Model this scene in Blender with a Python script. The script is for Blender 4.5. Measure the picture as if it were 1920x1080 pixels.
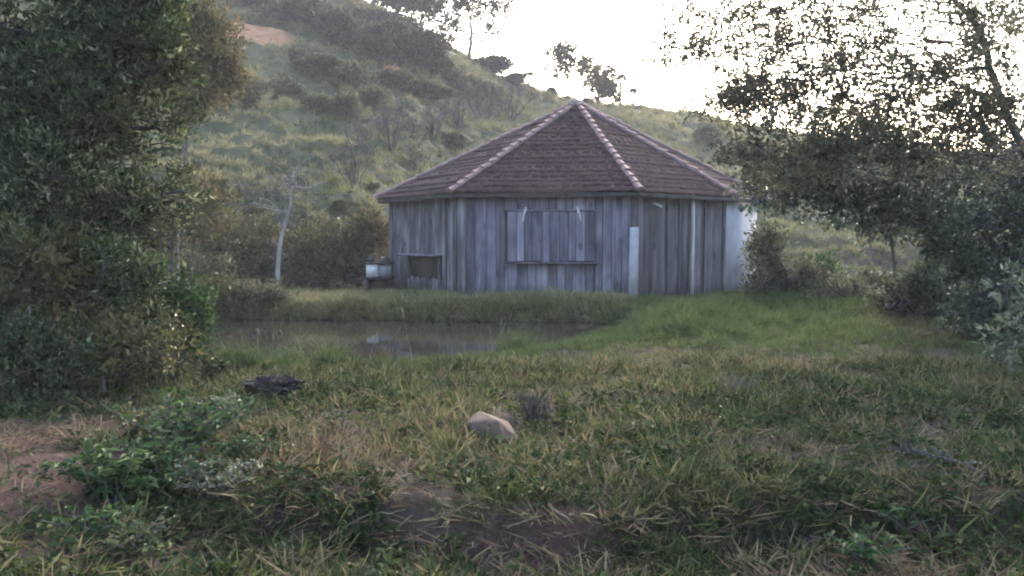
import bpy, math
import numpy as np
from mathutils import Vector, Matrix

# ------------------------------------------------------------------ camera, sky, sun, exposure
R = math.radians
sc = bpy.context.scene
for o in list(bpy.data.objects):
    bpy.data.objects.remove(o, do_unlink=True)
COL = sc.collection
CZ, F, HY = 1.70, 1600.0, 440.0            # eye height, focal length in photo pixels, horizon row
TH = math.atan((540 - HY) / F)             # looking down
cam_d = bpy.data.cameras.new('camera')
cam_d.sensor_width = 36.0
cam_d.lens = 36.0 * F / 1920.0
cam_d.clip_start = 0.05
cam_d.clip_end = 3000
cam = bpy.data.objects.new('camera', cam_d)
COL.objects.link(cam)
cam.location = (0, 0, CZ)
cam.rotation_euler = (R(90) - TH, 0, 0)
sc.camera = cam

SUN_AZ, SUN_EL = 14.0, 28.0                # to the right of straight ahead, behind the trees
w = bpy.data.worlds.new('World')
sc.world = w
w.use_nodes = True
nt = w.node_tree
bg = nt.nodes['Background']
sky = nt.nodes.new('ShaderNodeTexSky')
sky.sky_type = 'NISHITA'
sky.sun_disc = False
sky.sun_elevation = R(SUN_EL)
sky.sun_rotation = R(SUN_AZ)
sky.air_density = 1.0
sky.dust_density = 3.2
sky.ozone_density = 1.1
nt.links.new(sky.outputs[0], bg.inputs[0])
bg.inputs[1].default_value = 0.15
sd = bpy.data.lights.new('sun', 'SUN')
sd.energy = 1.0
sd.angle = R(25)
sd.color = (1.0, 0.90, 0.80)
sun = bpy.data.objects.new('sun', sd)
COL.objects.link(sun)
sv = Vector((math.sin(R(SUN_AZ)) * math.cos(R(SUN_EL)), math.cos(R(SUN_AZ)) * math.cos(R(SUN_EL)), math.sin(R(SUN_EL))))
sun.rotation_euler = sv.to_track_quat('Z', 'Y').to_euler()
sun.location = (30, 20, 30)
sc.view_settings.view_transform = 'Standard'
sc.view_settings.look = 'None'
sc.view_settings.exposure = 2.3
sc.view_settings.gamma = 1.0
sc.view_settings.use_curve_mapping = False
sc.render.engine = 'CYCLES'
cy = sc.cycles
cy.use_denoising = True
cy.use_adaptive_sampling = True
cy.adaptive_threshold = 0.03
cy.adaptive_min_samples = 16
cy.max_bounces = 4
cy.diffuse_bounces = 2
cy.glossy_bounces = 2
cy.transmission_bounces = 3
cy.volume_bounces = 0
cy.transparent_max_bounces = 4
cy.caustics_reflective = False
cy.caustics_refractive = False
cy.sample_clamp_indirect = 4.0
cy.filter_width = 2.0

rng = np.random.default_rng(7)


# ------------------------------------------------------------------ helpers
def at(px, py, Y):
    """a point seen at photo pixel (px, py) at forward distance Y"""
    t = math.tan(TH)
    v = (540 - py) / F
    # forward/up in world: cam axes f=(cosTH,-sinTH), u=(sinTH,cosTH)
    fy, fz = math.cos(TH), -math.sin(TH)
    uy, uz = math.sin(TH), math.cos(TH)
    dy, dz = fy + v * uy, fz + v * uz
    s = Y / dy
    return np.array([(px - 960) / F * s, Y, CZ + dz * s])


def sm(a, b, x):
    t = np.clip((x - a) / (b - a), 0, 1)
    return t * t * (3 - 2 * t)


def _hash(ix, iy, iz, s):
    n = (ix * 374761393 + iy * 668265263 + iz * 2147483647 + s * 974711) & 0xffffffff
    n = ((n ^ (n >> 13)) * 1274126177) & 0xffffffff
    n = ((n ^ (n >> 16)) * 2246822519) & 0xffffffff
    return ((n ^ (n >> 15)) & 0xffffff) / float(0xffffff)


def noise3(x, y, z, s=0):
    x, y, z = np.broadcast_arrays(np.asarray(x, float), np.asarray(y, float), np.asarray(z, float))
    fx, fy, fz = np.floor(x), np.floor(y), np.floor(z)
    ix, iy, iz = fx.astype(np.int64), fy.astype(np.int64), fz.astype(np.int64)
    a, b, c = x - fx, y - fy, z - fz
    a, b, c = a * a * (3 - 2 * a), b * b * (3 - 2 * b), c * c * (3 - 2 * c)
    r = 0
    for dx in (0, 1):
        for dy in (0, 1):
            for dz in (0, 1):
                wgt = (a if dx else 1 - a) * (b if dy else 1 - b) * (c if dz else 1 - c)
                r = r + wgt * _hash(ix + dx, iy + dy, iz + dz, s)
    return r * 2 - 1


def noise2(x, y, s=0):
    x, y = np.broadcast_arrays(np.asarray(x, float), np.asarray(y, float))
    fx, fy = np.floor(x), np.floor(y)
    ix, iy = fx.astype(np.int64), fy.astype(np.int64)
    a, b = x - fx, y - fy
    a, b = a * a * (3 - 2 * a), b * b * (3 - 2 * b)
    z = np.zeros_like(ix)
    return ((_hash(ix, iy, z, s) * (1 - a) + _hash(ix + 1, iy, z, s) * a) * (1 - b)
            + (_hash(ix, iy + 1, z, s) * (1 - a) + _hash(ix + 1, iy + 1, z, s) * a) * b) * 2 - 1


def fbm(x, y, s=0, o=4):
    r, amp, f = 0, 1.0, 1.0
    for k in range(o):
        r = r + amp * noise2(x * f, y * f, s + k * 17)
        amp *= .5
        f *= 2.03
    return r


def mesh_np(name, V, tris=None, quads=None, mat=None, smooth=False, attrs=None):
    V = np.asarray(V, np.float32)
    me = bpy.data.meshes.new(name)
    me.vertices.add(len(V))
    me.vertices.foreach_set('co', V.ravel())
    idx, starts, pos = [], [], 0
    for arr, k in ((tris, 3), (quads, 4)):
        if arr is not None and len(arr):
            arr = np.asarray(arr, np.int32)
            idx.append(arr.ravel())
            starts.append(pos + k * np.arange(len(arr)))
            pos += arr.size
    if idx:
        idx = np.concatenate(idx).astype(np.int32)
        starts = np.concatenate(starts).astype(np.int32)
        me.loops.add(len(idx))
        me.loops.foreach_set('vertex_index', idx)
        me.polygons.add(len(starts))
        me.polygons.foreach_set('loop_start', starts)
        if smooth:
            me.polygons.foreach_set('use_smooth', np.ones(len(starts), bool))
    for k, v in (attrs or {}).items():
        v = np.asarray(v)
        if v.ndim == 2:
            a = me.attributes.new(k, 'FLOAT_VECTOR', 'POINT')
            a.data.foreach_set('vector', v.astype(np.float32).ravel())
        elif v.dtype.kind == 'i':
            a = me.attributes.new(k, 'INT', 'POINT')
            a.data.foreach_set('value', v.astype(np.int32))
        else:
            a = me.attributes.new(k, 'FLOAT', 'POINT')
            a.data.foreach_set('value', v.astype(np.float32))
    if mat:
        me.materials.append(mat)
    me.update(calc_edges=True)
    return me


def link(name, me, parent=None, label=None, cat=None, group=None, kind=None, loc=None):
    o = bpy.data.objects.new(name, me)
    COL.objects.link(o)
    if parent is not None:
        o.parent = parent
    if loc is not None:
        o.location = loc
    if label:
        o['label'] = label
    if cat:
        o['category'] = cat
    if group:
        o['group'] = group
    if kind:
        o['kind'] = kind
    return o


class MB:
    """collects quads/tris for one mesh"""
    def __init__(s):
        s.V, s.T, s.Q, s.n = [], [], [], 0

    def add(s, V, T=None, Q=None):
        V = np.asarray(V, float)
        s.V.append(V)
        if T is not None:
            s.T.append(np.asarray(T) + s.n)
        if Q is not None:
            s.Q.append(np.asarray(Q) + s.n)
        s.n += len(V)

    def box(s, c, size, M=None):
        hx, hy, hz = np.array(size) / 2
        V = np.array([[x, y, z] for z in (-hz, hz) for y in (-hy, hy) for x in (-hx, hx)])
        if M is not None:
            V = V @ np.array(M).T
        s.add(V + np.array(c), Q=[[0, 2, 3, 1], [4, 5, 7, 6], [0, 1, 5, 4], [2, 6, 7, 3], [0, 4, 6, 2], [1, 3, 7, 5]])

    def tube(s, P, rad, sides=6, cap=True):
        P = np.asarray(P, float)
        n = len(P)
        rad = np.broadcast_to(np.asarray(rad, float), (n,))
        T = np.gradient(P, axis=0)
        T /= np.linalg.norm(T, axis=1)[:, None] + 1e-9
        ref = np.where(np.abs(T[:, 2:3]) < .9, [[0, 0, 1.]], [[1., 0, 0]])
        A = np.cross(T, ref)
        A /= np.linalg.norm(A, axis=1)[:, None] + 1e-9
        B = np.cross(T, A)
        an = np.arange(sides) * 2 * np.pi / sides
        V = P[:, None] + rad[:, None, None] * (A[:, None] * np.cos(an)[None, :, None] + B[:, None] * np.sin(an)[None, :, None])
        i = np.arange(n - 1)[:, None] * sides
        j = np.arange(sides)[None]
        Q = np.stack([i + j, i + (j + 1) % sides, i + sides + (j + 1) % sides, i + sides + j], -1).reshape(-1, 4)
        V = V.reshape(-1, 3)
        Tr = None
        if cap:
            V = np.concatenate([V, P[:1], P[-1:]])
            a, b = n * sides, n * sides + 1
            jj = np.arange(sides)
            Tr = np.concatenate([np.stack([(jj + 1) % sides, jj, np.full(sides, a)], 1),
                                 np.stack([(n - 1) * sides + jj, (n - 1) * sides + (jj + 1) % sides, np.full(sides, b)], 1)])
        s.add(V, T=Tr, Q=Q)

    def mesh(s, name, mat=None, smooth=False):
        return mesh_np(name, np.concatenate(s.V), np.concatenate(s.T) if s.T else None,
                       np.concatenate(s.Q) if s.Q else None, mat, smooth)


# ------------------------------------------------------------------ materials
def new_mat(name):
    m = bpy.data.materials.new(name)
    m.use_nodes = True
    t = m.node_tree
    return m, t, t.nodes['Principled BSDF'], t.nodes['Material Output']


def N(t, kind, **kw):
    n = t.nodes.new(kind)
    for k, v in kw.items():
        if k.startswith('i_'):
            n.inputs[k[2:].replace('_', ' ')].default_value = v
        else:
            setattr(n, k, v)
    return n


def ramp(t, stops, fac=None):
    r = t.nodes.new('ShaderNodeValToRGB')
    e = r.color_ramp.elements
    while len(e) < len(stops):
        e.new(.5)
    for k, (p, c) in enumerate(stops):
        e[k].position = p
        e[k].color = (*c, 1)
    if fac is not None:
        t.links.new(fac, r.inputs[0])
    return r


def mathn(t, op, a, b=None, clamp=False):
    m = t.nodes.new('ShaderNodeMath')
    m.operation = op
    m.use_clamp = clamp
    for k, v in enumerate((a, b)):
        if v is None:
            continue
        if isinstance(v, (int, float)):
            m.inputs[k].default_value = v
        else:
            t.links.new(v, m.inputs[k])
    return m.outputs[0]


def leaf_mat(name, stops, rough=.5, trans=.3, inst=False, spec=.35):
    """foliage: colour picked per leaf (and per instance) from a ramp"""
    m, t, p, out = new_mat(name)
    a = N(t, 'ShaderNodeAttribute', attribute_name='tint')
    fac = a.outputs['Fac']
    if inst:
        b = N(t, 'ShaderNodeAttribute', attribute_name='itint', attribute_type='INSTANCER')
        fac = mathn(t, 'ADD', mathn(t, 'MULTIPLY', mathn(t, 'SUBTRACT', fac, .5), .5), b.outputs['Fac'], True)
    r = ramp(t, stops, fac)
    t.links.new(r.outputs[0], p.inputs['Base Color'])
    p.inputs['Roughness'].default_value = rough
    p.inputs['Specular IOR Level'].default_value = spec
    tr = N(t, 'ShaderNodeBsdfTranslucent')
    t.links.new(r.outputs[0], tr.inputs[0])
    mx = N(t, 'ShaderNodeMixShader')
    mx.inputs[0].default_value = trans
    t.links.new(p.outputs[0], mx.inputs[1])
    t.links.new(tr.outputs[0], mx.inputs[2])
    t.links.new(mx.outputs[0], out.inputs[0])
    return m


def bark_mat(name, c1, c2, scale=8):
    m, t, p, out = new_mat(name)
    g = N(t, 'ShaderNodeNewGeometry')
    mp = N(t, 'ShaderNodeMapping')
    mp.inputs['Scale'].default_value = (1, 1, .25)
    t.links.new(g.outputs['Position'], mp.inputs[0])
    n = N(t, 'ShaderNodeTexNoise', i_Scale=scale, i_Detail=5.0)
    t.links.new(mp.outputs[0], n.inputs['Vector'])
    r = ramp(t, [(.3, c1), (.7, c2)], n.outputs[0])
    t.links.new(r.outputs[0], p.inputs['Base Color'])
    p.inputs['Roughness'].default_value = .9
    b = N(t, 'ShaderNodeBump', i_Strength=.5, i_Distance=.02)
    t.links.new(n.outputs[0], b.inputs['Height'])
    t.links.new(b.outputs[0], p.inputs['Normal'])
    return m


def wood_mat(name, dark, mid, light, streak=1.0):
    m, t, p, out = new_mat(name)
    g = N(t, 'ShaderNodeNewGeometry')
    oi = N(t, 'ShaderNodeObjectInfo')
    off = N(t, 'ShaderNodeVectorMath', operation='MULTIPLY_ADD')
    cmb = N(t, 'ShaderNodeCombineXYZ')
    for k in range(3):
        t.links.new(oi.outputs['Random'], cmb.inputs[k])
    t.links.new(cmb.outputs[0], off.inputs[0])
    off.inputs[1].default_value = (37, 53, 19)
    t.links.new(g.outputs['Position'], off.inputs[2])
    mp = N(t, 'ShaderNodeMapping')
    mp.inputs['Scale'].default_value = (22, 22, .9)
    t.links.new(off.outputs[0], mp.inputs[0])
    n1 = N(t, 'ShaderNodeTexNoise', i_Scale=1.0, i_Detail=6.0, i_Roughness=.65)
    t.links.new(mp.outputs[0], n1.inputs['Vector'])
    mp2 = N(t, 'ShaderNodeMapping')
    mp2.inputs['Scale'].default_value = (2.2, 2.2, 1.1)
    t.links.new(off.outputs[0], mp2.inputs[0])
    n2 = N(t, 'ShaderNodeTexNoise', i_Scale=1.0, i_Detail=4.0)
    t.links.new(mp2.outputs[0], n2.inputs['Vector'])
    # knots
    v = N(t, 'ShaderNodeTexVoronoi', i_Scale=1.0)
    mp3 = N(t, 'ShaderNodeMapping')
    mp3.inputs['Scale'].default_value = (3.2, 3.2, 1.9)
    t.links.new(off.outputs[0], mp3.inputs[0])
    t.links.new(mp3.outputs[0], v.inputs['Vector'])
    kn = ramp(t, [(.06, (0, 0, 0)), (.24, (1, 1, 1))], v.outputs['Distance'])
    s = mathn(t, 'ADD', mathn(t, 'MULTIPLY', n1.outputs[0], .65 * streak), mathn(t, 'MULTIPLY', n2.outputs[0], .75))
    s = mathn(t, 'ADD', s, mathn(t, 'MULTIPLY', mathn(t, 'SUBTRACT', oi.outputs['Random'], .5), .22))
    s = mathn(t, 'SUBTRACT', s, .2, True)
    r = ramp(t, [(.30, dark), (.5, mid), (.72, light)], s)
    # damp and mud splashed up from the ground
    sp = N(t, 'ShaderNodeSeparateXYZ')
    t.links.new(g.outputs['Position'], sp.inputs[0])
    dm = mathn(t, 'ADD', sp.outputs['Z'], mathn(t, 'MULTIPLY', n2.outputs[0], .5))
    dmr = ramp(t, [(.62, (.48, .45, .42)), (.88, (1, 1, 1))], dm)
    mixd = N(t, 'ShaderNodeMixRGB', blend_type='MULTIPLY')
    mixd.inputs[0].default_value = 1.0
    t.links.new(r.outputs[0], mixd.inputs[1])
    t.links.new(dmr.outputs[0], mixd.inputs[2])
    r = mixd
    mix = N(t, 'ShaderNodeMixRGB', blend_type='MULTIPLY')
    mix.inputs[0].default_value = .7
    t.links.new(r.outputs[0], mix.inputs[1])
    t.links.new(kn.outputs[0], mix.inputs[2])
    t.links.new(mix.outputs[0], p.inputs['Base Color'])
    p.inputs['Roughness'].default_value = .85
    b = N(t, 'ShaderNodeBump', i_Strength=.5, i_Distance=.01)
    t.links.new(n1.outputs[0], b.inputs['Height'])
    t.links.new(b.outputs[0], p.inputs['Normal'])
    return m


def plain_mat(name, c1, c2, scale=6, rough=.8, bump=.2, dist=.01, metal=0.0):
    m, t, p, out = new_mat(name)
    g = N(t, 'ShaderNodeNewGeometry')
    n = N(t, 'ShaderNodeTexNoise', i_Scale=float(scale), i_Detail=6.0, i_Roughness=.6)
    t.links.new(g.outputs['Position'], n.inputs['Vector'])
    r = ramp(t, [(.32, c1), (.68, c2)], n.outputs[0])
    t.links.new(r.outputs[0], p.inputs['Base Color'])
    p.inputs['Roughness'].default_value = rough
    p.inputs['Metallic'].default_value = metal
    b = N(t, 'ShaderNodeBump', i_Strength=bump, i_Distance=dist)
    t.links.new(n.outputs[0], b.inputs['Height'])
    t.links.new(b.outputs[0], p.inputs['Normal'])
    return m


M = {}
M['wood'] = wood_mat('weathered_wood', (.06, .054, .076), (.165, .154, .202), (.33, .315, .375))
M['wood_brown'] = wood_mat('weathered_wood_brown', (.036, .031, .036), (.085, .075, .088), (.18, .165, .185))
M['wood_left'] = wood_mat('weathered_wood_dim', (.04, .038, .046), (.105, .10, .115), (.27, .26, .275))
M['wood_dark'] = wood_mat('dark_wood', (.02, .018, .018), (.045, .04, .04), (.09, .08, .08))
M['paint'] = plain_mat('white_paint', (.27, .28, .32), (.38, .385, .42), 3, .75, .1)
M['post'] = plain_mat('whitewashed_plank', (.36, .36, .39), (.50, .50, .53), 5, .8, .2)
M['pipe'] = plain_mat('pale_pipe', (.42, .41, .42), (.5, .49, .5), 5, .6, .05)
M['enamel'] = plain_mat('white_enamel', (.6, .6, .62), (.74, .74, .75), 6, .4, .05)
M['grey_metal'] = plain_mat('grey_metal', (.2, .2, .22), (.3, .3, .32), 8, .6, .1)
M['dark'] = plain_mat('dark_plastic', (.02, .02, .022), (.04, .04, .045), 10, .6, .1)
M['tile'] = plain_mat('old_clay_tile', (.034, .014, .014), (.098, .043, .040), 3, .85, .3)
M['ridge'] = plain_mat('ridge_clay', (.17, .09, .083), (.34, .215, .20), 7, .8, .3)
M['mortar'] = plain_mat('mortar', (.15, .115, .11), (.27, .23, .22), 12, .9, .3)
M['rock'] = plain_mat('tan_rock', (.075, .050, .038), (.155, .107, .082), 14, .95, .8, .02)
M['burnt'] = plain_mat('black_soil', (.006, .0055, .006), (.018, .015, .015), 25, .95, .9, .03)
M['bark_pale'] = bark_mat('pale_bark', (.26, .24, .22), (.46, .43, .40), 10)
M['bark'] = bark_mat('grey_bark', (.07, .06, .055), (.17, .15, .135), 8)
M['bark_dark'] = bark_mat('dark_bark', (.03, .027, .026), (.075, .065, .06), 8)
M['clod'] = plain_mat('red_earth', (.055, .027, .02), (.13, .066, .05), 18, .95, .5)
M['straw'] = plain_mat('dry_stick', (.13, .105, .075), (.22, .18, .13), 20, .8, .2)

GREEN = [(0, (.020, .032, .013)), (.4, (.044, .070, .024)), (.75, (.095, .122, .046)), (1, (.26, .27, .15))]
M['leaf'] = leaf_mat('leaf_dark_green', GREEN, .6, .28, spec=.22)
M['leaf_olive'] = leaf_mat('leaf_olive', [(0, (.045, .05, .018)), (.5, (.10, .10, .035)), (1, (.20, .17, .07))], .5, .3)
M['leaf_rust'] = leaf_mat('leaf_rust', [(0, (.05, .054, .026)), (.45, (.13, .118, .055)), (1, (.25, .19, .10))], .6, .35)
M['leaf_fresh'] = leaf_mat('leaf_fresh', [(0, (.022, .048, .016)), (.5, (.048, .098, .030)), (1, (.11, .17, .06))], .6, .35, spec=.2)
M['leaf_blue'] = leaf_mat('leaf_bluegreen', [(0, (.022, .038, .026)), (.5, (.055, .085, .056)), (1, (.16, .20, .13))], .45, .3, spec=.5)
M['leaf_back'] = leaf_mat('leaf_grey_green', [(0, (.05, .055, .034)), (.5, (.11, .115, .075)), (1, (.23, .21, .14))], .5, .55)
M['leaf_pale'] = leaf_mat('leaf_pale', [(0, (.06, .085, .045)), (.5, (.14, .17, .10)), (1, (.30, .32, .22))], .5, .3)
M['leaf_hill'] = leaf_mat('leaf_hill', [(0, (.04, .052, .03)), (.5, (.105, .12, .065)), (1, (.26, .25, .15))], .65, .4)
M['leaf_hill_dark'] = leaf_mat('leaf_hill_dark', [(0, (.022, .027, .02)), (.5, (.062, .064, .046)), (1, (.18, .15, .11))], .65, .4)
M['twig'] = leaf_mat('grey_twig', [(0, (.10, .09, .08)), (.5, (.16, .145, .13)), (1, (.25, .23, .21))], .8, .0)

GR = [(0, (.018, .032, .010)), (.22, (.046, .068, .022)), (.40, (.100, .122, .042)), (.56, (.175, .162, .070)), (.74, (.27, .215, .12)), (.88, (.18, .12, .08)), (1, (.085, .055, .04))]
M['grass_fresh'] = leaf_mat('fresh_grass_blades', [(0, (.042, .070, .022)), (.4, (.095, .135, .044)), (.7, (.16, .19, .070)), (1, (.25, .235, .115))], .7, .35, inst=True, spec=.15)
M['grass_pale'] = leaf_mat('pale_grass_blades', [(0, (.06, .082, .028)), (.3, (.15, .16, .062)), (.6, (.29, .27, .125)), (.85, (.41, .355, .20)), (1, (.25, .19, .12))], .6, .35, inst=True)
M['grass'] = leaf_mat('grass_blades', GR, .7, .32, inst=True, spec=.15)


# ------------------------------------------------------------------ ground shape
POND = np.array([(-11, 12.2), (-8.5, 10.9), (-5.5, 10.3), (-3.2, 10.6), (-1.5, 10.9), (-.3, 11.5), (.75, 12.6), (1.6, 14.0), (2.05, 15.4),
                 (1.5, 16.2), (-1, 16.35), (-3.5, 16.5), (-6, 16.6), (-9, 16.5), (-11.5, 15.5)])


def pond_sd(X, Y):
    """signed distance to the shore, negative in the water"""
    X = np.asarray(X, float)
    Y = np.asarray(Y, float)
    d = np.full(X.shape, 1e9)
    inside = np.zeros(X.shape, bool)
    n = len(POND)
    for i in range(n):
        a, b = POND[i], POND[(i + 1) % n]
        e = b - a
        wx, wy = X - a[0], Y - a[1]
        t = np.clip((wx * e[0] + wy * e[1]) / (e @ e), 0, 1)
        d = np.minimum(d, np.hypot(wx - e[0] * t, wy - e[1] * t))
        c = ((a[1] <= Y) & (b[1] > Y)) | ((b[1] <= Y) & (a[1] > Y))
        xi = a[0] + (Y - a[1]) / np.where(abs(e[1]) < 1e-9, 1e-9, e[1]) * e[0]
        inside ^= c & (X < xi)
    return np.where(inside, -d, d)


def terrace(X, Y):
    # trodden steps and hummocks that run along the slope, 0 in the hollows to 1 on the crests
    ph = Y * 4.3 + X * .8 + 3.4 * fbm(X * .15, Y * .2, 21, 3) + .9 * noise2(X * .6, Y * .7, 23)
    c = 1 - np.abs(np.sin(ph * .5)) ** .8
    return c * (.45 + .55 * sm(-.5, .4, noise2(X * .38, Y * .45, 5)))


RX = np.array([-150, -60, -35, -22, -14, -6, 0, 7, 14, 21, 32, 45, 70, 150.])
RT = np.array([.40, .38, .35, .31, .285, .225, .176, .152, .142, .120, .098, .088, .08, .08])
RIDGE_Y = 72.0


def gz(X, Y, detail=True):
    X = np.asarray(X, float)
    Y = np.asarray(Y, float)
    base = .10 + .23 * sm(10, 17, Y) + .10 * sm(2, 9, X) * sm(8, 18, Y)
    base = base - .22 * sm(5.25, 4.8, Y + .5 * fbm(X * .7, Y * .3, 3, 2)) * sm(-3.2, -1.6, X)
    base = base + .06 * sm(-1.6, -3.4, X) * sm(8, 4, Y)
    # hill
    foot = 22.2 + 6.3 * sm(-5, -1.5, X) + 3 * sm(8, 16, X)
    zr = 1.7 + np.interp(X, RX, RT) * RIDGE_Y
    t = (Y - foot) / (RIDGE_Y - foot)
    tc = np.clip(t, 0, 1)
    left = sm(-1.5, -5, X)
    bank = (1.1 * left + .25) * sm(0, 1.3, Y - foot + .5 * fbm(X * .5, Y * .1, 8, 2))
    hill = (zr - .5 - bank) * (tc ** 1.08)
    hill = np.where(Y > RIDGE_Y, (zr - .5 - bank) * np.exp(-((Y - RIDGE_Y) / 60) ** 2), hill)
    z = base + bank + hill
    if detail:
        onhill = sm(0, 2.5, Y - foot)
        # hummocks and cattle terraces that follow the slope
        ter = terrace(X, Y)
        z = z + onhill * (.55 * ter + .30 * fbm(X * .4, Y * .55, 31, 3)) * sm(95, 60, Y)
        z = z + (1 - onhill) * (.035 * fbm(X * 1.3, Y * 1.3, 41, 3) + .02 * fbm(X * 4, Y * 4, 47, 2))
        z = z + .10 * sm(11, 17, Y) * (1 - onhill) * fbm(X * .6, Y * .6, 51, 2)
    d = pond_sd(X, Y)
    far = sm(14.2, 15.8, Y)
    inner = -.45 + .5 * sm(-1.2, 0, d)
    edge = sm(0, .55 - .3 * far, d)
    return np.where(d < 0, inner, .06 + (z - .06) * edge)


def g1(x, y):
    return float(gz(np.array([x]), np.array([y]))[0])


def ground_hit(px, py):
    """where the line of sight through (px, py) meets the ground"""
    Ys = np.linspace(4, 90, 1800)
    a0 = at(px, py, 1.0)
    X = a0[0] * Ys
    Z = CZ + (a0[2] - CZ) * Ys
    h = gz(X, Ys)
    k = np.where(h > Z)[0]
    Y = Ys[k[0]] if len(k) else 71.0
    return np.array([a0[0] * Y, Y, g1(a0[0] * Y, Y)])


CUT = []
for px, py, rx, ry in ((475, 66, 2.6, 2.2), (740, 140, .8, 1.0)):
    P = ground_hit(px, py)
    CUT.append((P[0], P[1], rx, ry))


def soil_mask(X, Y):
    m = np.zeros_like(X)
    n = fbm(X * 1.6, Y * 1.6, 61, 4)
    for cx, cyy, rx, ry, s in ((-3.15, 5.45, 1.15, .8, 1.15), (-3.7, 6.5, 1.2, .9, 1.15), (.22, 4.62, .55, .28, .75), (-1.55, 6.2, 1.3, .75, .62), (1.2, 4.45, .6, .2, .8),
                               (2.3, 4.3, .6, .25, .7), (-1.1, 4.4, .7, .25, .5), (-4.4, 8.2, 1.4, .9, .6)):
        q = ((X - cx) / rx) ** 2 + ((Y - cyy) / ry) ** 2
        m = np.maximum(m, s * sm(1.5, .35, q + .55 * n))
    # bare cutting high on the hill
    for cx, cyy, rx, ry in CUT:
        q = ((X - cx) / rx) ** 2 + ((Y - cyy) / ry) ** 2
        m = np.maximum(m, sm(1.3, .5, q + .35 * n))
    return m


ny, nx = 500, 560
yy = 2.6 * np.exp(np.linspace(0, math.log(420 / 2.6), ny)) - 1.0
tt = np.linspace(-4.7, 4.7, nx)
xx = 3.0 * np.sinh(tt)
GX, GY = np.meshgrid(xx, yy)
GZ = gz(GX, GY)
V = np.stack([GX, GY, GZ], -1).reshape(-1, 3)
# strip under and behind the camera
i = np.arange(ny - 1)[:, None] * nx + np.arange(nx - 1)[None]
Q = np.stack([i, i + 1, i + 1 + nx, i + nx], -1).reshape(-1, 4)
b0 = len(V)
V = np.concatenate([V, np.stack([xx, np.full(nx, -60.), GZ[0] * 0 + .1], 1)])
j = np.arange(nx - 1)
Q = np.concatenate([Q, np.stack([b0 + j, b0 + j + 1, j + 1, j], 1)])
soil = np.concatenate([soil_mask(GX, GY).ravel(), np.zeros(nx)])
foot_ = 22.2 + 6.3 * sm(-5, -1.5, GX) + 3 * sm(8, 16, GX)
hillm = np.concatenate([sm(0, 4, GY - foot_).ravel(), np.zeros(nx)])

m, t, p, out = new_mat('ground_soil_and_turf')
g = N(t, 'ShaderNodeNewGeometry')
n1 = N(t, 'ShaderNodeTexNoise', i_Scale=1.1, i_Detail=8.0, i_Roughness=.7)
n2 = N(t, 'ShaderNodeTexNoise', i_Scale=9.0, i_Detail=6.0, i_Roughness=.7)
n3 = N(t, 'ShaderNodeTexNoise', i_Scale=42.0, i_Detail=5.0, i_Roughness=.75)
for n_ in (n1, n2, n3):
    t.links.new(g.outputs['Position'], n_.inputs['Vector'])
n23 = mathn(t, 'ADD', mathn(t, 'MULTIPLY', n2.outputs[0], .5), mathn(t, 'MULTIPLY', n3.outputs[0], .5))
turf = ramp(t, [(.36, (.026, .020, .012)), (.5, (.050, .036, .023)), (.66, (.092, .064, .044))], n23)
hillc = ramp(t, [(.3, (.035, .048, .022)), (.5, (.065, .078, .035)), (.7, (.13, .125, .06))], n1.outputs[0])
soilc = ramp(t, [(.38, (.042, .017, .012)), (.55, (.085, .036, .025)), (.8, (.135, .068, .050))], n23)
a1 = N(t, 'ShaderNodeAttribute', attribute_name='soil')
a2 = N(t, 'ShaderNodeAttribute', attribute_name='hillm')
a3 = N(t, 'ShaderNodeAttribute', attribute_name='cutting')
mx1 = N(t, 'ShaderNodeMixRGB')
t.links.new(a2.outputs['Fac'], mx1.inputs[0])
t.links.new(turf.outputs[0], mx1.inputs[1])
t.links.new(hillc.outputs[0], mx1.inputs[2])
sc2 = N(t, 'ShaderNodeMixRGB')
cutc = ramp(t, [(.3, (.34, .15, .07)), (.6, (.52, .27, .14)), (.8, (.58, .36, .22))], n1.outputs[0])
t.links.new(a2.outputs['Fac'], sc2.inputs[0])
t.links.new(soilc.outputs[0], sc2.inputs[1])
t.links.new(cutc.outputs[0], sc2.inputs[2])
mx2 = N(t, 'ShaderNodeMixRGB')
t.links.new(a1.outputs['Fac'], mx2.inputs[0])
t.links.new(mx1.outputs[0], mx2.inputs[1])
t.links.new(sc2.outputs[0], mx2.inputs[2])
t.links.new(mx2.outputs[0], p.inputs['Base Color'])
p.inputs['Roughness'].default_value = .95
b = N(t, 'ShaderNodeBump', i_Strength=1.0, i_Distance=.08)
t.links.new(n23, b.inputs['Height'])
t.links.new(b.outputs[0], p.inputs['Normal'])
link('ground', mesh_np('ground', V, quads=Q, mat=m, smooth=True, attrs={'soil': soil, 'hillm': hillm}), kind='structure')

# water
m, t, p, out = new_mat('murky_water')
g = N(t, 'ShaderNodeNewGeometry')
n1 = N(t, 'ShaderNodeTexNoise', i_Scale=1.3, i_Detail=4.0)
n2 = N(t, 'ShaderNodeTexNoise', i_Scale=7.0, i_Detail=3.0)
mp = N(t, 'ShaderNodeMapping')
mp.inputs['Scale'].default_value = (.35, 1.6, 1)
t.links.new(g.outputs['Position'], mp.inputs[0])
for n_ in (n1, n2):
    t.links.new(mp.outputs[0], n_.inputs['Vector'])
r = ramp(t, [(.35, (.026, .024, .020)), (.65, (.045, .041, .034))], n1.outputs[0])
t.links.new(r.outputs[0], p.inputs['Base Color'])
p.inputs['Roughness'].default_value = .015
p.inputs['IOR'].default_value = 1.33
b = N(t, 'ShaderNodeBump', i_Strength=.02, i_Distance=.02)
t.links.new(n2.outputs[0], b.inputs['Height'])
t.links.new(b.outputs[0], p.inputs['Normal'])
c = POND.mean(0)
ring = c + (POND - c) * 1.0
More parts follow.
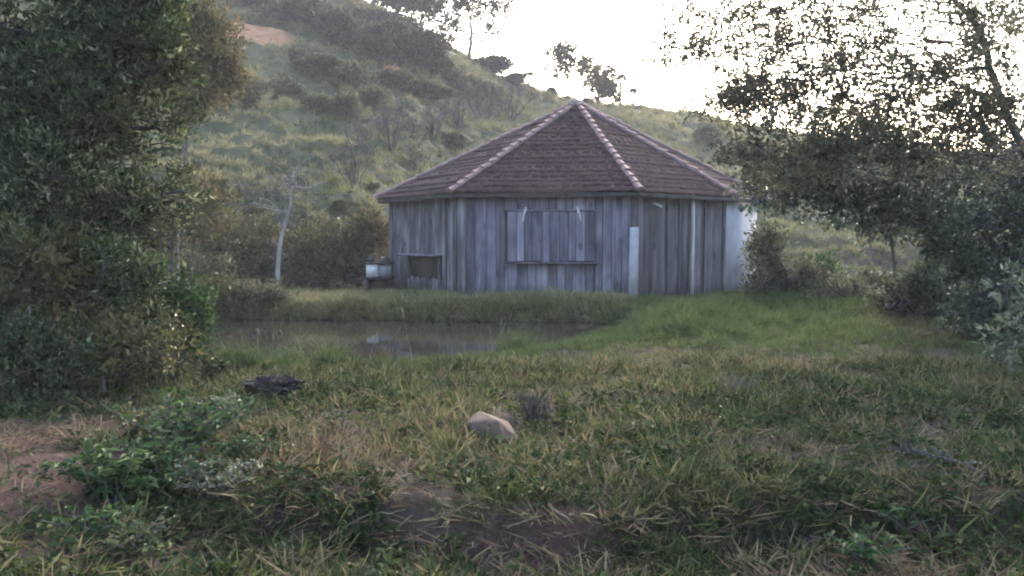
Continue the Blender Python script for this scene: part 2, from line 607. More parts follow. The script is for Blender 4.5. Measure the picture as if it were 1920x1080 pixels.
nrm = (POND - c) / np.linalg.norm(POND - c, axis=1)[:, None]
ring = POND + nrm * .12
PV = np.concatenate([np.array([[c[0], c[1], .05]]), np.column_stack([ring, np.full(len(ring), .05)])])
k = len(ring)
link('pond', mesh_np('pond', PV, tris=[[0, 1 + q, 1 + (q + 1) % k] for q in range(k)], mat=m), kind='structure')

# ------------------------------------------------------------------ the hut
WB, EZ, AZ = .34, 2.66, 5.09
C0 = np.array([1.65, 22.0])
half = [(-3.04, 21.64), (-1.075, 18.49), (2.55, 17.97), (5.05, 20.47)]
RING = [np.array(q) for q in half] + [2 * C0 - np.array(q) for q in half]
hut = bpy.data.objects.new('wooden_hut', None)
COL.objects.link(hut)
hut.location = (C0[0], C0[1], WB)
hut['label'] = 'many-sided weathered grey board hut with a dark tiled tent roof beyond the pond'
hut['category'] = 'hut'


def to_hut(o):
    o.parent = hut
    o.location = o.location - Vector((C0[0], C0[1], WB))
    return o


unit = {}


def unit_box(mat):
    if mat.name not in unit:
        mb = MB()
        e = .06
        V = []
        for x, y, z in ((-1, -1, -1), (1, -1, -1), (1, 1, -1), (-1, 1, -1), (-1, -1, 1), (1, -1, 1), (1, 1, 1), (-1, 1, 1)):
            V.append((x * .5, y * .5, z * .5))
        mb.add(V, Q=[[0, 3, 2, 1], [4, 5, 6, 7], [0, 1, 5, 4], [1, 2, 6, 5], [2, 3, 7, 6], [3, 0, 4, 7]])
        unit[mat.name] = mb.mesh('board', mat)
    return unit[mat.name]


def boardobj(name, mat, center, size, rz, parent, ry=0.0):
    """a box piece in hut space; parent is the hut or a part of it placed at the hut's origin"""
    o = bpy.data.objects.new(name, unit_box(mat))
    COL.objects.link(o)
    o.parent = parent
    o.location = (center[0] - C0[0], center[1] - C0[1], center[2] - WB)
    o.scale = size
    o.rotation_euler = (0, ry, rz)
    return o


def facet_frame(k):
    a, b = RING[k], RING[(k + 1) % 8]
    e = b - a
    L = np.linalg.norm(e)
    e = e / L
    n = np.array([e[1], -e[0]])
    if n @ ((a + b) / 2 - C0) < 0:
        n = -n
    return a, e, n, L, math.atan2(e[1], e[0])


def wall_core(k, mat, thick=.05, inset=.09):
    """inner lining that keeps the joints dark"""
    a, e, n, L, rz = facet_frame(k)
    mb = MB()
    Mx = np.array([[e[0], n[0], 0], [e[1], n[1], 0], [0, 0, 1]])
    c = a + e * L / 2 - n * inset
    mb.box((c[0] - C0[0], c[1] - C0[1], (2.70 - 0) / 2 + .0), (L - .05, thick, 2.36), Mx)
    o = link('wall_panel', mb.mesh('wall_panel', mat), parent=hut)
    return o


TOP = 2.74
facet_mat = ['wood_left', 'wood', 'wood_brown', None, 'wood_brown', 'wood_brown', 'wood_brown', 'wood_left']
for k in range(8):
    a, e, n, L, rz = facet_frame(k)
    if facet_mat[k] is None:
        # the short white-washed wall on the right
        mb = MB()
        Mx = np.array([[e[0], n[0], 0], [e[1], n[1], 0], [0, 0, 1]])
        c = a + e * L / 2
        mb.box((c[0] - C0[0], c[1] - C0[1], (TOP - WB) / 2), (L - .04, .12, TOP - WB), Mx)
        o = link('plaster_wall', mb.mesh('plaster_wall', M['paint']), parent=hut)
        o['label'] = 'white painted wall of the hut partly hidden by leaves'
        continue
    wall = wall_core(k, M['wood_dark'])
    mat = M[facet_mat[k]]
    r_ = np.random.default_rng(100 + k)
    u = .02
    while u < L - .03:
        wd = r_.uniform(.15, .27) if k == 1 else r_.uniform(.13, .22)
        wd = min(wd, L - .02 - u)
        if wd < .05:
            break
        cu = u + wd / 2
        pro = r_.uniform(0, .018)
        gap = r_.uniform(.006, .018)
        zt, zb = TOP + r_.uniform(-.01, .01), WB + r_.uniform(-.02, .06)
        segs = [(zb, zt, pro)]
        if k == 1 and .98 < cu < 2.86:      # the serving hatch and the boards over and under it
            segs = [(2.31 + r_.uniform(-.02, .01), zt, pro), (zb, 1.16, pro)]
        if k == 0 and .95 < cu < 2.72:
            segs = [(1.28, zt, pro), (zb, .74 + r_.uniform(-.03, .05), pro)]
        for (z0, z1, q) in segs:
            c = a + e * cu + n * (q - .03)
            boardobj('board', mat, (c[0], c[1], (z0 + z1) / 2), (wd - gap, .025, z1 - z0), rz + r_.uniform(-.012, .012), wall, ry=r_.uniform(-.004, .004))
        u += wd
    # cover strips over some joints
    for q in range(4 if k in (1, 2, 0) else 0):
        cu = r_.uniform(.15, L - .15)
        if (k == 1 and .85 < cu < 2.98) or (k == 0 and .85 < cu < 2.8):
            continue
        c = a + e * cu + n * .012
        boardobj('cover_strip', mat, (c[0], c[1], (WB + TOP) / 2), (.05, .02, TOP - WB - .05), rz, wall)

# serving hatch on the front
a, e, n, L, rz = facet_frame(1)
sh = bpy.data.objects.new('shutter', None)
COL.objects.link(sh)
sh.parent = hut
u = .99
r_ = np.random.default_rng(5)
while u < 2.84:
    wd = min(r_.uniform(.13, .22), 2.86 - u)
    if wd < .05:
        break
    c = a + e * (u + wd / 2) + n * (.002 + r_.uniform(0, .012))
    boardobj('board', M['wood'], (c[0], c[1], (1.21 + 2.27) / 2), (wd - .012, .025, 1.06 + r_.uniform(-.03, .03)), rz, sh)
    u += wd
c = a + e * 1.93 + n * .10
boardobj('window_sill', M['wood'], (c[0], c[1], 1.175), (1.95, .22, .04), rz, hut)
c = a + e * 1.93 + n * .035
boardobj('lintel', M['wood'], (c[0], c[1], 2.293), (1.9, .03, .035), rz, hut)
for uu, tl in ((1.37, .12), (2.52, -.18)):
    mb = MB()
    P = a + e * uu + n * .06
    ux = np.array([e[0], e[1], 0.])
    pts = [np.array([P[0] - C0[0], P[1] - C0[1], 2.33 - WB]) + ux * q[0] + np.array([0, 0, q[1]]) + np.array([n[0], n[1], 0]) * q[2]
           for q in ((0.03 * tl / .15, .03, 0), (0, -.08, .02), (-.1 * tl, -.10, .03), (-.3 * tl, -.27, .02))]
    mb.tube(pts, [.022, .028, .016, .024], 6)
    link('hook', mb.mesh('hook', M['enamel'], True), parent=hut)

# hatch on the side wall: sill board with a dark opening under it
a, e, n, L, rz = facet_frame(0)
c = a + e * 1.83 + n * .12
boardobj('window_sill', M['wood'], (c[0], c[1], 1.30), (1.86, .30, .045), rz, hut)
for cu in (.98, 2.68):
    c = a + e * cu + n * .02
    boardobj('jamb', M['wood_left'], (c[0], c[1], 1.0), (.07, .05, .55), rz, hut)
# posts
for k, wdt, mat in ((1, .13, 'wood_left'), (0, .10, 'wood_left'), (3, .10, 'wood_brown'), (2, .08, 'wood_brown')):
    P = RING[k] + (RING[k] - C0) / np.linalg.norm(RING[k] - C0) * .01
    boardobj('corner_post', M[mat], (P[0], P[1], (WB + TOP) / 2), (wdt, wdt, TOP - WB), .3 * k, hut)
# thin pale pipe on the dark wall
a, e, n, L, rz = facet_frame(2)
mb = MB()
P = a + e * 2.12 + n * .07
q0 = np.array([P[0] - C0[0], P[1] - C0[1], 0])
mb.tube([q0 + (0, 0, -.05), q0 + (0, 0, .8), q0 + (0.01, 0, 1.6), q0 + (0, 0, 2.36)], .043, 10)
o = link('downpipe', mb.mesh('downpipe', M['pipe'], True), parent=hut)
o['label'] = 'thin pale vertical pipe on the dark wall'
# small pale bracket lamp high on the dark wall
mb = MB()
P = a + e * .72 + n * .05
q0 = np.array([P[0] - C0[0], P[1] - C0[1], 2.42 - WB])
en = np.array([e[0], e[1], 0])
nn = np.array([n[0], n[1], 0])
mb.tube([q0 - en * .09 + (0, 0, .03), q0 + nn * .06, q0 + en * .08 + nn * .08 + (0, 0, -.04), q0 + en * .12 + nn * .08 + (0, 0, -.03)], [.02, .03, .035, .02], 8)
link('wall_bracket', mb.mesh('wall_bracket', M['pipe'], True), parent=hut)

# roof
roof_c = np.array([C0[0], C0[1], AZ])
OV = 1.083
mb = MB()
ev = [C0 + (q - C0) * (OV - .012) for q in RING]
V = [(0, 0, AZ - .10 - WB)] + [(q[0] - C0[0], q[1] - C0[1], EZ - .10 - WB) for q in ev]
mb.add(V, T=[[0, 1 + (q + 1) % 8, 1 + q] for q in range(8)])
roof = link('roof', mb.mesh('roof', M['wood_dark']), parent=hut)
for k in range(8):
    A = C0 + (RING[k] - C0) * OV
    B = C0 + (RING[(k + 1) % 8] - C0) * OV
    A3 = np.array([A[0], A[1], EZ])
    B3 = np.array([B[0], B[1], EZ])
    e = B3 - A3
    L = np.linalg.norm(e)
    e = e / L
    foot2 = A3 + e * ((roof_c - A3) @ e)
    up = roof_c - foot2
    S = np.linalg.norm(up)
    up = up / S
    nrm = np.cross(e, up)
    if nrm[2] < 0:
        nrm = -nrm
    off = (roof_c - A3) @ e
    nc = 21
    r_ = np.random.default_rng(900 + k)
    h = S / nc
    for q in range(nc):
        s0, s1 = q * h, (q + 1) * h + .06
        f0 = q / nc
        lo, hi = off * f0, L - (L - off) * f0
        f1 = min(1, (q + .55) / nc)
        lo, hi = off * f1, L - (L - off) * f1
        if hi - lo < .12:
            continue
        mb = MB()
        nt_ = max(1, int(round((hi - lo) / .21)))
        tw = (hi - lo) / nt_
        sag = r_.uniform(-.012, .012)
        for z in range(nt_):
            u0, u1 = lo + z * tw + .003, lo + (z + 1) * tw - .003
            j1, j2 = r_.uniform(-.012, .012), r_.uniform(-.006, .008)
            um = (u0 + u1) / 2
            # a flat tile with a raised roll in the middle, lower edge proud
            prof = [(u0, .0), (um - tw * .22, .004), (um, .022), (um + tw * .22, .004), (u1, .0)]
            Vv = []
            for (uu, hh) in prof:
                for (ss, oo) in ((s0 + j1, .034), (min(s1, S), .004)):
                    Vv.append(A3 + e * uu + up * ss + nrm * (oo + hh + j2 + sag))
            for (uu, hh) in prof:
                Vv.append(A3 + e * uu + up * (s0 + j1 + .01) + nrm * (.012 + hh + j2 + sag))
            Vv = np.array(Vv) - np.array([C0[0], C0[1], WB])
            Qs = [[2 * z_, 2 * z_ + 2, 2 * z_ + 3, 2 * z_ + 1] for z_ in range(4)] + [[10 + z_, 11 + z_, 2 * z_ + 2, 2 * z_] for z_ in range(4)]
            mb.add(Vv, Q=Qs)
        link('tile_course', mb.mesh('tile_course', M['tile']), parent=roof)
    # eave board
    mid = (A3 + B3) / 2
    boardobj('fascia_board', M['wood_dark'], (mid[0] + (C0[0] - mid[0]) * .012, mid[1] + (C0[1] - mid[1]) * .012, EZ - .045), (L - .02, .03, .08), math.atan2(e[1], e[0]), roof)
# hip caps: one half-round ridge tile after another
capm = []
for vmesh in range(3):
    r_ = np.random.default_rng(40 + vmesh)
    mb = MB()
    rows, seg = 4, 7
    Vv = []
    for i_ in range(rows):
        f = i_ / (rows - 1)
        rad = .085 - .024 * f + r_.uniform(-.003, .003)
        for j_ in range(seg):
            an = math.pi * j_ / (seg - 1)
            Vv.append((math.cos(an) * rad, f * .36, math.sin(an) * rad * .8 + .02 * (1 - f)))
    Qs = [[i_ * seg + j_, i_ * seg + j_ + 1, (i_ + 1) * seg + j_ + 1, (i_ + 1) * seg + j_] for i_ in range(rows - 1) for j_ in range(seg - 1)]
    mb.add(Vv, Q=Qs)
    # closed lower end
    mb.add(Vv[:seg] + [(0, .01, 0)], T=[[j_ + 1, j_, seg] for j_ in range(seg - 1)])
    capm.append(mb.mesh('ridge_tile', M['ridge'], True))
mortm = None
for k in range(8):
    A = C0 + (RING[k] - C0) * (OV + .004)
    A3 = np.array([A[0], A[1], EZ + .02])
    d = roof_c + np.array([0, 0, .03]) - A3
    Lh = np.linalg.norm(d)
    d = d / Lh
    x = np.cross(d, (0, 0, 1))
    x /= np.linalg.norm(x)
    z = np.cross(x, d)
    Mx = Matrix(((x[0], d[0], z[0]), (x[1], d[1], z[1]), (x[2], d[2], z[2])))
    n_ = int(Lh / .29)
    r_ = np.random.default_rng(70 + k)
    mb = MB()
    pts = [A3 + d * s_ - np.array([C0[0], C0[1], WB]) + z * .0 for s_ in np.linspace(.05, Lh - .1, 24)]
    mb.tube(np.array(pts) + r_.normal(0, .006, (24, 3)), .058 + r_.uniform(-.012, .012, 24), 7)
    link('hip_mortar', mb.mesh('hip_mortar', M['mortar'], True), parent=roof)
    for q in range(n_):
        o = bpy.data.objects.new('ridge_tile', capm[(q * 7 + k) % 3])
        COL.objects.link(o)
        o.parent = roof
        P = A3 + d * (q * Lh / n_ - .02) + z * (.018 + r_.uniform(-.008, .008)) + x * r_.uniform(-.012, .012)
        o.location = (P[0] - C0[0], P[1] - C0[1], P[2] - WB)
        o.rotation_euler = (Mx @ Matrix.Rotation(r_.uniform(-.06, .06), 3, 'Z')).to_euler()
mb = MB()
mb.tube([(0, 0, AZ - WB - .05), (0, 0, AZ - WB + .04), (.02, 0, AZ - WB + .10), (0.02, 0, AZ - WB + .13)], [.26, .22, .14, .05], 12)
link('apex_cap', mb.mesh('apex_cap', M['mortar'], True), parent=roof)

hut.location.z -= .08

# white plank standing at the front corner
P = at(1187, 553, 17.78)
mb = MB()
mb.box((0, 0, .76), (.185, .06, 1.58))
mb.box((-.065, -.035, .76), (.03, .012, 1.54))
mb.box((.07, -.035, .76), (.02, .012, 1.54))
o = link('white_plank', mb.mesh('white_plank', M['post']), label='white upright plank standing at the front corner of the hut', cat='plank', loc=(P[0], P[1], g1(P[0], P[1]) - .02))
o.rotation_euler = (R(-1.5), R(.6), R(-6))

# wash tub on a stand beside the hut
P = at(709, 520, 20.6)
tub = bpy.data.objects.new('wash_tub', None)
COL.objects.link(tub)
gt = g1(P[0], P[1])
tub.location = (P[0], P[1], gt)
tub['label'] = 'small white wash tub on a dark stand beside the hut corner'
tub['category'] = 'wash tub'
th = P[2] - gt
mb = MB()
mb.box((-.12, 0, th + .17), (.27, .4, .30))
mb.box((-.12, -.205, th + .17), (.21, .012, .22))
link('basin', mb.mesh('basin', M['enamel']), parent=tub)
mb = MB()
mb.box((.17, .02, th + .16), (.30, .38, .27))
link('drainboard', mb.mesh('drainboard', M['grey_metal']), parent=tub)
mb = MB()
mb.box((.03, 0, th + .345), (.66, .46, .05))
link('rim', mb.mesh('rim', M['dark']), parent=tub)
mb = MB()
mb.box((.03, 0, th - .01), (.70, .48, .06))
link('stand_top', mb.mesh('stand_top', M['wood_dark']), parent=tub)
mb = MB()
mb.box((.03, .20, (th - .04) / 2), (.52, .03, th - .06))
link('dark_filler', mb.mesh('dark_filler', M['wood_dark']), parent=tub)  # added dark board that blacks out the gap under the stand
for sx in (-.26, .30):
    for sy in (-.18, .18):
        mb = MB()
        mb.box((sx, sy, (th - .04) / 2 - .05), (.07, .07, th + .06))
        link('leg', mb.mesh('leg', M['wood_dark']), parent=tub)
for sx, rr, hh, nm, lb in ((-.15, .09, .16, 'bucket', 'small dark bucket on the wash tub rim'), (.17, .13, .11, 'bowl', 'low dark bowl upside down on the wash tub rim')):
    mb = MB()
    z0 = gt + th + .37
    if nm == 'bucket':
        mb.tube([(0, 0, 0), (0, 0, .01), (0, 0, hh), (0, 0, hh + .012), (0, 0, hh - .02)], [rr * .75, rr * .8, rr, rr * 1.08, rr * .9], 14)
    else:
        mb.tube([(0, 0, 0), (0, 0, .015), (0, 0, hh * .5), (0, 0, hh * .85), (0, 0, hh)], [rr * 1.1, rr, rr * .9, rr * .6, rr * .3], 14)
    link(nm, mb.mesh(nm, M['dark'], True), label=lb, cat=nm, loc=(P[0] + sx, P[1], z0))


# ------------------------------------------------------------------ foliage builders
def unitv(v):
    return v / (np.linalg.norm(v, axis=-1, keepdims=True) + 1e-9)


def leaf_arrays(P, D, Nn, L, W, fold=.25, droop=.0):
    S = unitv(np.cross(D, Nn))
    Nn = unitv(np.cross(S, D))
    L = np.asarray(L)[:, None]
    W = np.asarray(W)[:, None]
    mid = P + D * L * .45
    tip = P + D * L - Nn * L * droop
    V = np.stack([P, mid - S * W / 2 + Nn * W * fold, tip, mid + S * W / 2 + Nn * W * fold], 1).reshape(-1, 3)
    i = np.arange(len(P)) * 4
    T = np.concatenate([np.stack([i, i + 1, i + 2], 1), np.stack([i, i + 2, i + 3], 1)])
    return V, T


def sprays(r, C, Dm, per, tw, L, W, up=.25, spread=1.0, droop=.12):
    """leaves along short twigs at C pointing Dm"""
    n = len(C)
    Dt = unitv(Dm + r.normal(0, .35, (n, 3)))
    s = r.random((n, per)) ** .8
    Pp = C[:, None] + Dt[:, None] * (s * tw)[..., None] + r.normal(0, tw * .13, (n, per, 3))
    side = r.normal(0, 1, (n, per, 3))
    D = unitv(Dt[:, None] * .7 + side * spread * .6 + np.array([0, 0, up]))
    Nn = unitv(r.normal(0, .75, (n, per, 3)) + np.array([0, 0, 1.0]))
    LL = L * r.uniform(.6, 1.25, (n, per))
    WW = LL * (W / L) * r.uniform(.8, 1.2, (n, per))
    return leaf_arrays(Pp.reshape(-1, 3), D.reshape(-1, 3), Nn.reshape(-1, 3), LL.ravel(), WW.ravel(), droop=droop), Dt


def in_blob(r, c, rad, n, seed, freq=1.0, thr=-.15, shell=.45):
    """points in an ellipsoid with ragged gaps"""
    out_, tries = [], 0
    c = np.array(c, float)
    rad = np.array(rad, float)
    got = 0
    while got < n and tries < 60:
        d = unitv(r.normal(0, 1, (n * 2, 3)))
        rr = r.random(n * 2) ** shell
        wob = 1 + .28 * noise3(d[:, 0] * 2.1 + seed, d[:, 1] * 2.1, d[:, 2] * 2.1, seed)
        P = c + d * rad * (rr * wob)[:, None]
        k = noise3(P[:, 0] * freq, P[:, 1] * freq, P[:, 2] * freq, seed + 3) + .25 * r.normal(0, 1, n * 2) > thr
        P = P[k]
        out_.append(P)
        got += len(P)
        tries += 1
    return np.concatenate(out_)[:n]


def wiggle(r, a, b, n, amt, sagz=0.0):
    a, b = np.array(a, float), np.array(b, float)
    s = np.linspace(0, 1, n)
    P = a + (b - a) * s[:, None]
    L = np.linalg.norm(b - a)
    o = np.cumsum(r.normal(0, 1, (n, 3)), 0)
    o -= o[0] + (o[-1] - o[0]) * s[:, None]
    P += o * amt * L / math.sqrt(n)
    P[:, 2] += sagz * L * s * (1 - s) * 4 * .25
    return P


def tree(name, label, cat, base, trunk, blobs, leaf, mat, seed, bark='bark', group=None, per=14, tw=.35, freq=1.0, thr=-.15,
         twigs=True, rad=.1, up=.25, branches=9, shell=.45, tintc=(.5, .25), clv=.12, spread=1.0, limb_r=.45, zmin=None, tips=True):
    """trunk: list of points (world) from the base; blobs: (centre, radii, number of twigs)"""
    r = np.random.default_rng(seed)
    root = bpy.data.objects.new(name, None)
    COL.objects.link(root)
    base = np.array(base, float)
    root.location = base
    root['label'] = label
    root['category'] = cat
    if group:
        root['group'] = group
    mb = MB()
    trunk = np.array(trunk, float)
    tn = max(6, 3 * len(trunk))
    s = np.linspace(0, 1, len(trunk))
    si = np.linspace(0, 1, tn)
    TP = np.stack([np.interp(si, s, trunk[:, q]) for q in range(3)], 1)
    TP[1:-1] += r.normal(0, rad * .25, (tn - 2, 3))
    mb.tube(TP - base, rad * (1.15 - .75 * si), 8)
    link('trunk', mb.mesh('trunk', M[bark], True), parent=root)
    LV, LT, LN, tint = [], [], 0, []
    for bi, (c, rd, n) in enumerate(blobs):
        c = np.array(c, float)
        rd = np.broadcast_to(np.array(rd, float), (3,))
        C = in_blob(r, c, rd, n, seed * 13 + bi, freq, thr, shell)
        if zmin is not None:
            C = C[C[:, 2] > zmin(C[:, 0], C[:, 1])]
        if not len(C):
            continue
        # limb from the trunk into the blob
        bb = MB()
        k0 = int(np.argmin(np.linalg.norm(TP - c, axis=1) + np.maximum(0, TP[:, 2] - c[2]) * 1.5))
        limb = wiggle(r, TP[k0], c + (c - TP[k0]) * .15, 8, .10)
        lr = rad * limb_r
        bb.tube(limb - base, np.linspace(lr, lr * .35, 8), 6)
        brs = [limb]
        pick = C[r.choice(len(C), min(branches, len(C)), replace=False)]
        for q in pick:
            st = limb[r.integers(2, 8)]
            br = wiggle(r, st, q, 6, .10)
            bb.tube(br - base, np.linspace(lr * .4, max(.004, lr * .12), 6), 5)
            brs.append(br)
        if twigs:
            AP = np.concatenate(brs)
            for lo in range(0, len(C), 2000):
                cc = C[lo:lo + 2000]
                dist = ((cc[:, None] - AP[None]) ** 2).sum(-1)
                nn_ = AP[dist.argmin(1)]
                dmin = np.sqrt(dist.min(1))
                for q in np.where((dmin > .05) & (r.random(len(cc)) < .6))[0]:
                    mid = (cc[q] + nn_[q]) / 2 + r.normal(0, .06, 3) * dmin[q]
                    bb.tube(np.array([nn_[q], mid, cc[q]]) - base, [max(.004, lr * .10), max(.003, lr * .07), .003], 3, cap=False)
        link('limb', bb.mesh('limb', M[bark], True), parent=root)
        Dm = unitv((C - c) / rd + np.array([0, 0, .25]) + r.normal(0, .3, C.shape))
        (V, T), Dt = sprays(r, C, Dm, per, tw, leaf[0], leaf[1], up, spread)
        LV.append(V - base)
        LT.append(T + LN)
        LN += len(V)
        cl = np.repeat(r.normal(0, clv, len(C)), per)
        tv = np.clip(r.normal(tintc[0], tintc[1], len(C) * per) + cl, 0, 1)
        tint.append(np.repeat(tv, 4))
    link('crown', mesh_np('crown', np.concatenate(LV), tris=np.concatenate(LT), mat=M[mat], attrs={'tint': np.concatenate(tint)}), parent=root)
    return root


def copy_tree(o, loc, scale, rz, label, group=None):
    c = o.copy()
    COL.objects.link(c)
    c.location = loc
    c.scale = (scale, scale, scale) if np.isscalar(scale) else scale
    c.rotation_euler = (0, 0, rz)
    c['label'] = label
    if group:
        c['group'] = group
    elif 'group' in c:
        del c['group']
    for ch in o.children:
        d = ch.copy()
        COL.objects.link(d)
        d.parent = c
    return c


def ground_at(px, Y):
    x = (px - 960) / F * Y
    return np.array([x, Y, g1(x, Y)])


# ------------------------------------------------------------------ trees and shrubs near the viewer, left
def B(px, py, Y, rx, rz, n, ry=None):
    """a foliage mass seen at (px, py): radii in metres"""
    return (at(px, py, Y), (rx, ry or rx, rz), n)


def masses(seed, n, poly, Yr, rr, dens):
    """overlapping leaf masses spread inside an outline given in photo pixels"""
    r = np.random.default_rng(seed)
    poly = np.array(poly, float)
    out_ = []
    while len(out_) < n:
        x, y = r.uniform(poly[:, 0].min(), poly[:, 0].max()), r.uniform(poly[:, 1].min(), poly[:, 1].max())
        c = False
        for i in range(len(poly)):
            p, q = poly[i], poly[(i + 1) % len(poly)]
            if (p[1] > y) != (q[1] > y) and x < (q[0] - p[0]) * (y - p[1]) / (q[1] - p[1]) + p[0]:
                c = not c
        if not c:
            continue
        rad = r.uniform(*rr)
        Y = r.uniform(*Yr)
        out_.append((at(x, y, Y), (rad * r.uniform(.9, 1.3), rad, rad * r.uniform(.55, .9)), int(dens * rad * rad * 4)))
    return out_


b = ground_at(95, 9.8)
tree('leafy_tree', 'large dark green leafy tree that fills the upper corner above the pond', 'tree', b,
     [b - (0, 0, .1), at(90, 560, 9.8), at(110, 420, 9.8), at(130, 260, 9.8), at(140, 60, 9.8)],
     masses(5, 42, [(-80, -60), (260, -60), (290, 40), (240, 150), (280, 230), (220, 330), (260, 400), (210, 470), (60, 500), (-80, 500)], (8.9, 10.3), (.3, .55), 135)
     + masses(6, 20, [(230, -40), (330, 0), (310, 120), (330, 220), (310, 340), (330, 440), (240, 470)], (9.2, 10.2), (.25, .42), 34),
     (.085, .033), 'leaf', 11, 'bark_dark', rad=.085, tw=.26, freq=2.6, thr=.10, per=17, tintc=(.42, .27), clv=.3, branches=5)
b = ground_at(150, 8.9)
tree('shrub', 'broad dark shrub with curved pale stems beneath the big leafy tree', 'shrub', b,
     [b - (0, 0, .1), at(148, 610, 8.9), at(134, 560, 8.9), at(100, 528, 8.9)],
     masses(7, 17, [(-40, 470), (280, 470), (330, 520), (260, 560), (120, 540), (60, 570), (-40, 570)], (8.7, 9.3), (.18, .32), 150),
     (.08, .032), 'leaf', 12, 'bark_pale', rad=.022, tw=.22, freq=2.6, thr=.05, per=15, tintc=(.42, .28), clv=.2, branches=4)
b = ground_at(30, 8.2)
tree('shrub', 'low dark shrub in the corner under the big leafy tree', 'shrub', b,
     [b - (0, 0, .1), at(32, 680, 8.2), at(36, 640, 8.2)],
     masses(8, 10, [(-40, 610), (60, 625), (120, 650), (130, 700), (-40, 720)], (8.0, 8.5), (.14, .26), 160),
     (.075, .032), 'leaf', 18, 'bark', rad=.018, tw=.2, freq=2.6, thr=.05, per=14, tintc=(.42, .3), clv=.2, branches=4)
b = ground_at(190, 8.4)
tree('shrub', 'low olive shrub with brown twigs between the curved stems and the pond', 'shrub', b,
     [b - (0, 0, .1), at(192, 690, 8.4), at(200, 650, 8.4)],
     masses(9, 12, [(120, 630), (200, 610), (330, 640), (320, 690), (140, 700)], (8.1, 8.8), (.13, .24), 150),
     (.075, .03), 'leaf_olive', 19, 'bark', rad=.018, tw=.2, freq=2.6, thr=.05, per=13, tintc=(.4, .28), clv=.2, branches=5)
b = ground_at(60, 8.4)
tree('sapling', 'slim pale stemmed sapling under the big leafy tree', 'sapling', b,
     [b - (0, 0, .1), at(57, 600, 8.4), at(52, 540, 8.4)], [B(70, 500, 8.4, .5, .3, 180)], (.10, .038), 'leaf_olive', 13, 'bark_pale', rad=.022, tw=.25, tintc=(.35, .2))
b = ground_at(385, 9.9)
tree('shrub', 'fresh green shrub leaning out over the near end of the pond', 'shrub', b,
     [b - (0, 0, .1), at(370, 640, 9.9), at(350, 600, 9.9)],
     masses(10, 13, [(280, 540), (350, 555), (395, 600), (385, 680), (270, 680)], (9.4, 9.9), (.14, .26), 170), (.085, .036), 'leaf_fresh', 14, 'bark', rad=.018, tw=.2, freq=2.4, thr=.05, tintc=(.35, .26), clv=.2, branches=4)
b = ground_at(318, 17.6)
tree('slender_tree', 'slender two-stemmed tree with a rust tinged crown behind the pond', 'tree', b,
     [b - (0, 0, .1), at(322, 440, 17.6), at(345, 300, 17.6), at(370, 170, 17.6), at(385, 90, 17.6)],
     [B(375, 95, 17.4, .6, .65, 270), B(320, 55, 17.6, .8, .55, 220), B(392, 150, 17.6, .45, .42, 150), B(330, 180, 17.8, .6, .5, 120), B(370, 400, 17.6, .6, .5, 90), B(300, 420, 17.4, .5, .5, 70)],
     (.14, .05), 'leaf_rust', 15, 'bark', rad=.055, tw=.4, freq=1.4, tintc=(.45, .28))
b = ground_at(330, 17.5)
tree('sapling', 'thin grey stem standing beside the slender rust tinged tree', 'sapling', b,
     [b - (0, 0, .1), at(334, 470, 17.5), at(338, 420, 17.5)], [B(345, 400, 17.5, .5, .35, 60)], (.12, .045), 'leaf_olive', 16, 'bark_pale', rad=.03, tw=.3)

# far shore and hill foot, left of the hut
b = ground_at(519, 18.7)
tree('pale_sapling', 'bare pale trunk with a low fork on the far shore of the pond', 'tree', b,
     [b - (0, 0, .15), at(524, 470, 18.7), at(534, 420, 18.7), at(545, 375, 18.7), at(551, 320, 18.7)],
     [B(513, 452, 18.6, .08, .07, 4), B(535, 345, 18.7, .6, .45, 60), B(580, 350, 18.9, .5, .3, 30), B(495, 390, 18.7, .4, .35, 26)], (.16, .018), 'twig', 17, 'bark_pale', rad=.048, tw=.4, per=7, branches=6, limb_r=.35, tintc=(.5, .3))
for k, (px, py, Y, rx, rz, n, mt, sd_, nm, lb) in enumerate((
        (430, 455, 21.3, 1.1, .75, 420, 'leaf_olive', 21, 'shrub', 'olive brown shrub on the far shore nearest the rust tinged tree'),
        (365, 520, 19.2, .75, .45, 240, 'leaf_hill', 22, 'shrub', 'low dull shrub at the foot of the two-stemmed tree'),
        (500, 500, 21.0, .7, .42, 230, 'leaf_back', 23, 'shrub', 'dark shrub just behind the bare pale trunk'),
        (600, 455, 21.8, 1.0, .5, 330, 'leaf_olive', 24, 'shrub', 'olive shrub overhanging the bank between pale trunk and hut'),
        (690, 440, 22.4, .55, .55, 260, 'leaf_rust', 25, 'shrub', 'golden brown dry bush by the hut corner above the wash tub'),
        (590, 505, 21.2, .55, .3, 150, 'leaf_back', 26, 'shrub', 'low dark shrub under the overhanging olive bank'),
        (660, 505, 21.5, .5, .28, 130, 'leaf_hill_dark', 27, 'shrub', 'small dark shrub behind the wash tub'),
        (480, 565, 17.0, .62, .20, 200, 'leaf_back', 28, 'shrub', 'low dark shrub at the water edge below the pale trunk'),
        (410, 560, 16.9, .55, .26, 170, 'leaf_olive', 29, 'shrub', 'low olive shrub at the far water edge by the big tree'))):
    b = ground_at(px, Y)
    c = at(px, py, Y)
    tree(nm, lb, 'shrub', b, [b - (0, 0, .1), b + (.02, 0, max(.15, (c[2] - b[2]) * .5)), (c + b) / 2 + (0.05, 0, .1)],
         [(c, (rx, rx * .8, rz), n), (c + (rx * .4, 0, -rz * .5), (rx * .6, rx * .6, rz * .6), n // 3)], (.12, .04), mt, sd_, 'bark', rad=.035, tw=.3, freq=2.4, per=12, thr=.05, tintc=(.45, .26), clv=.2)

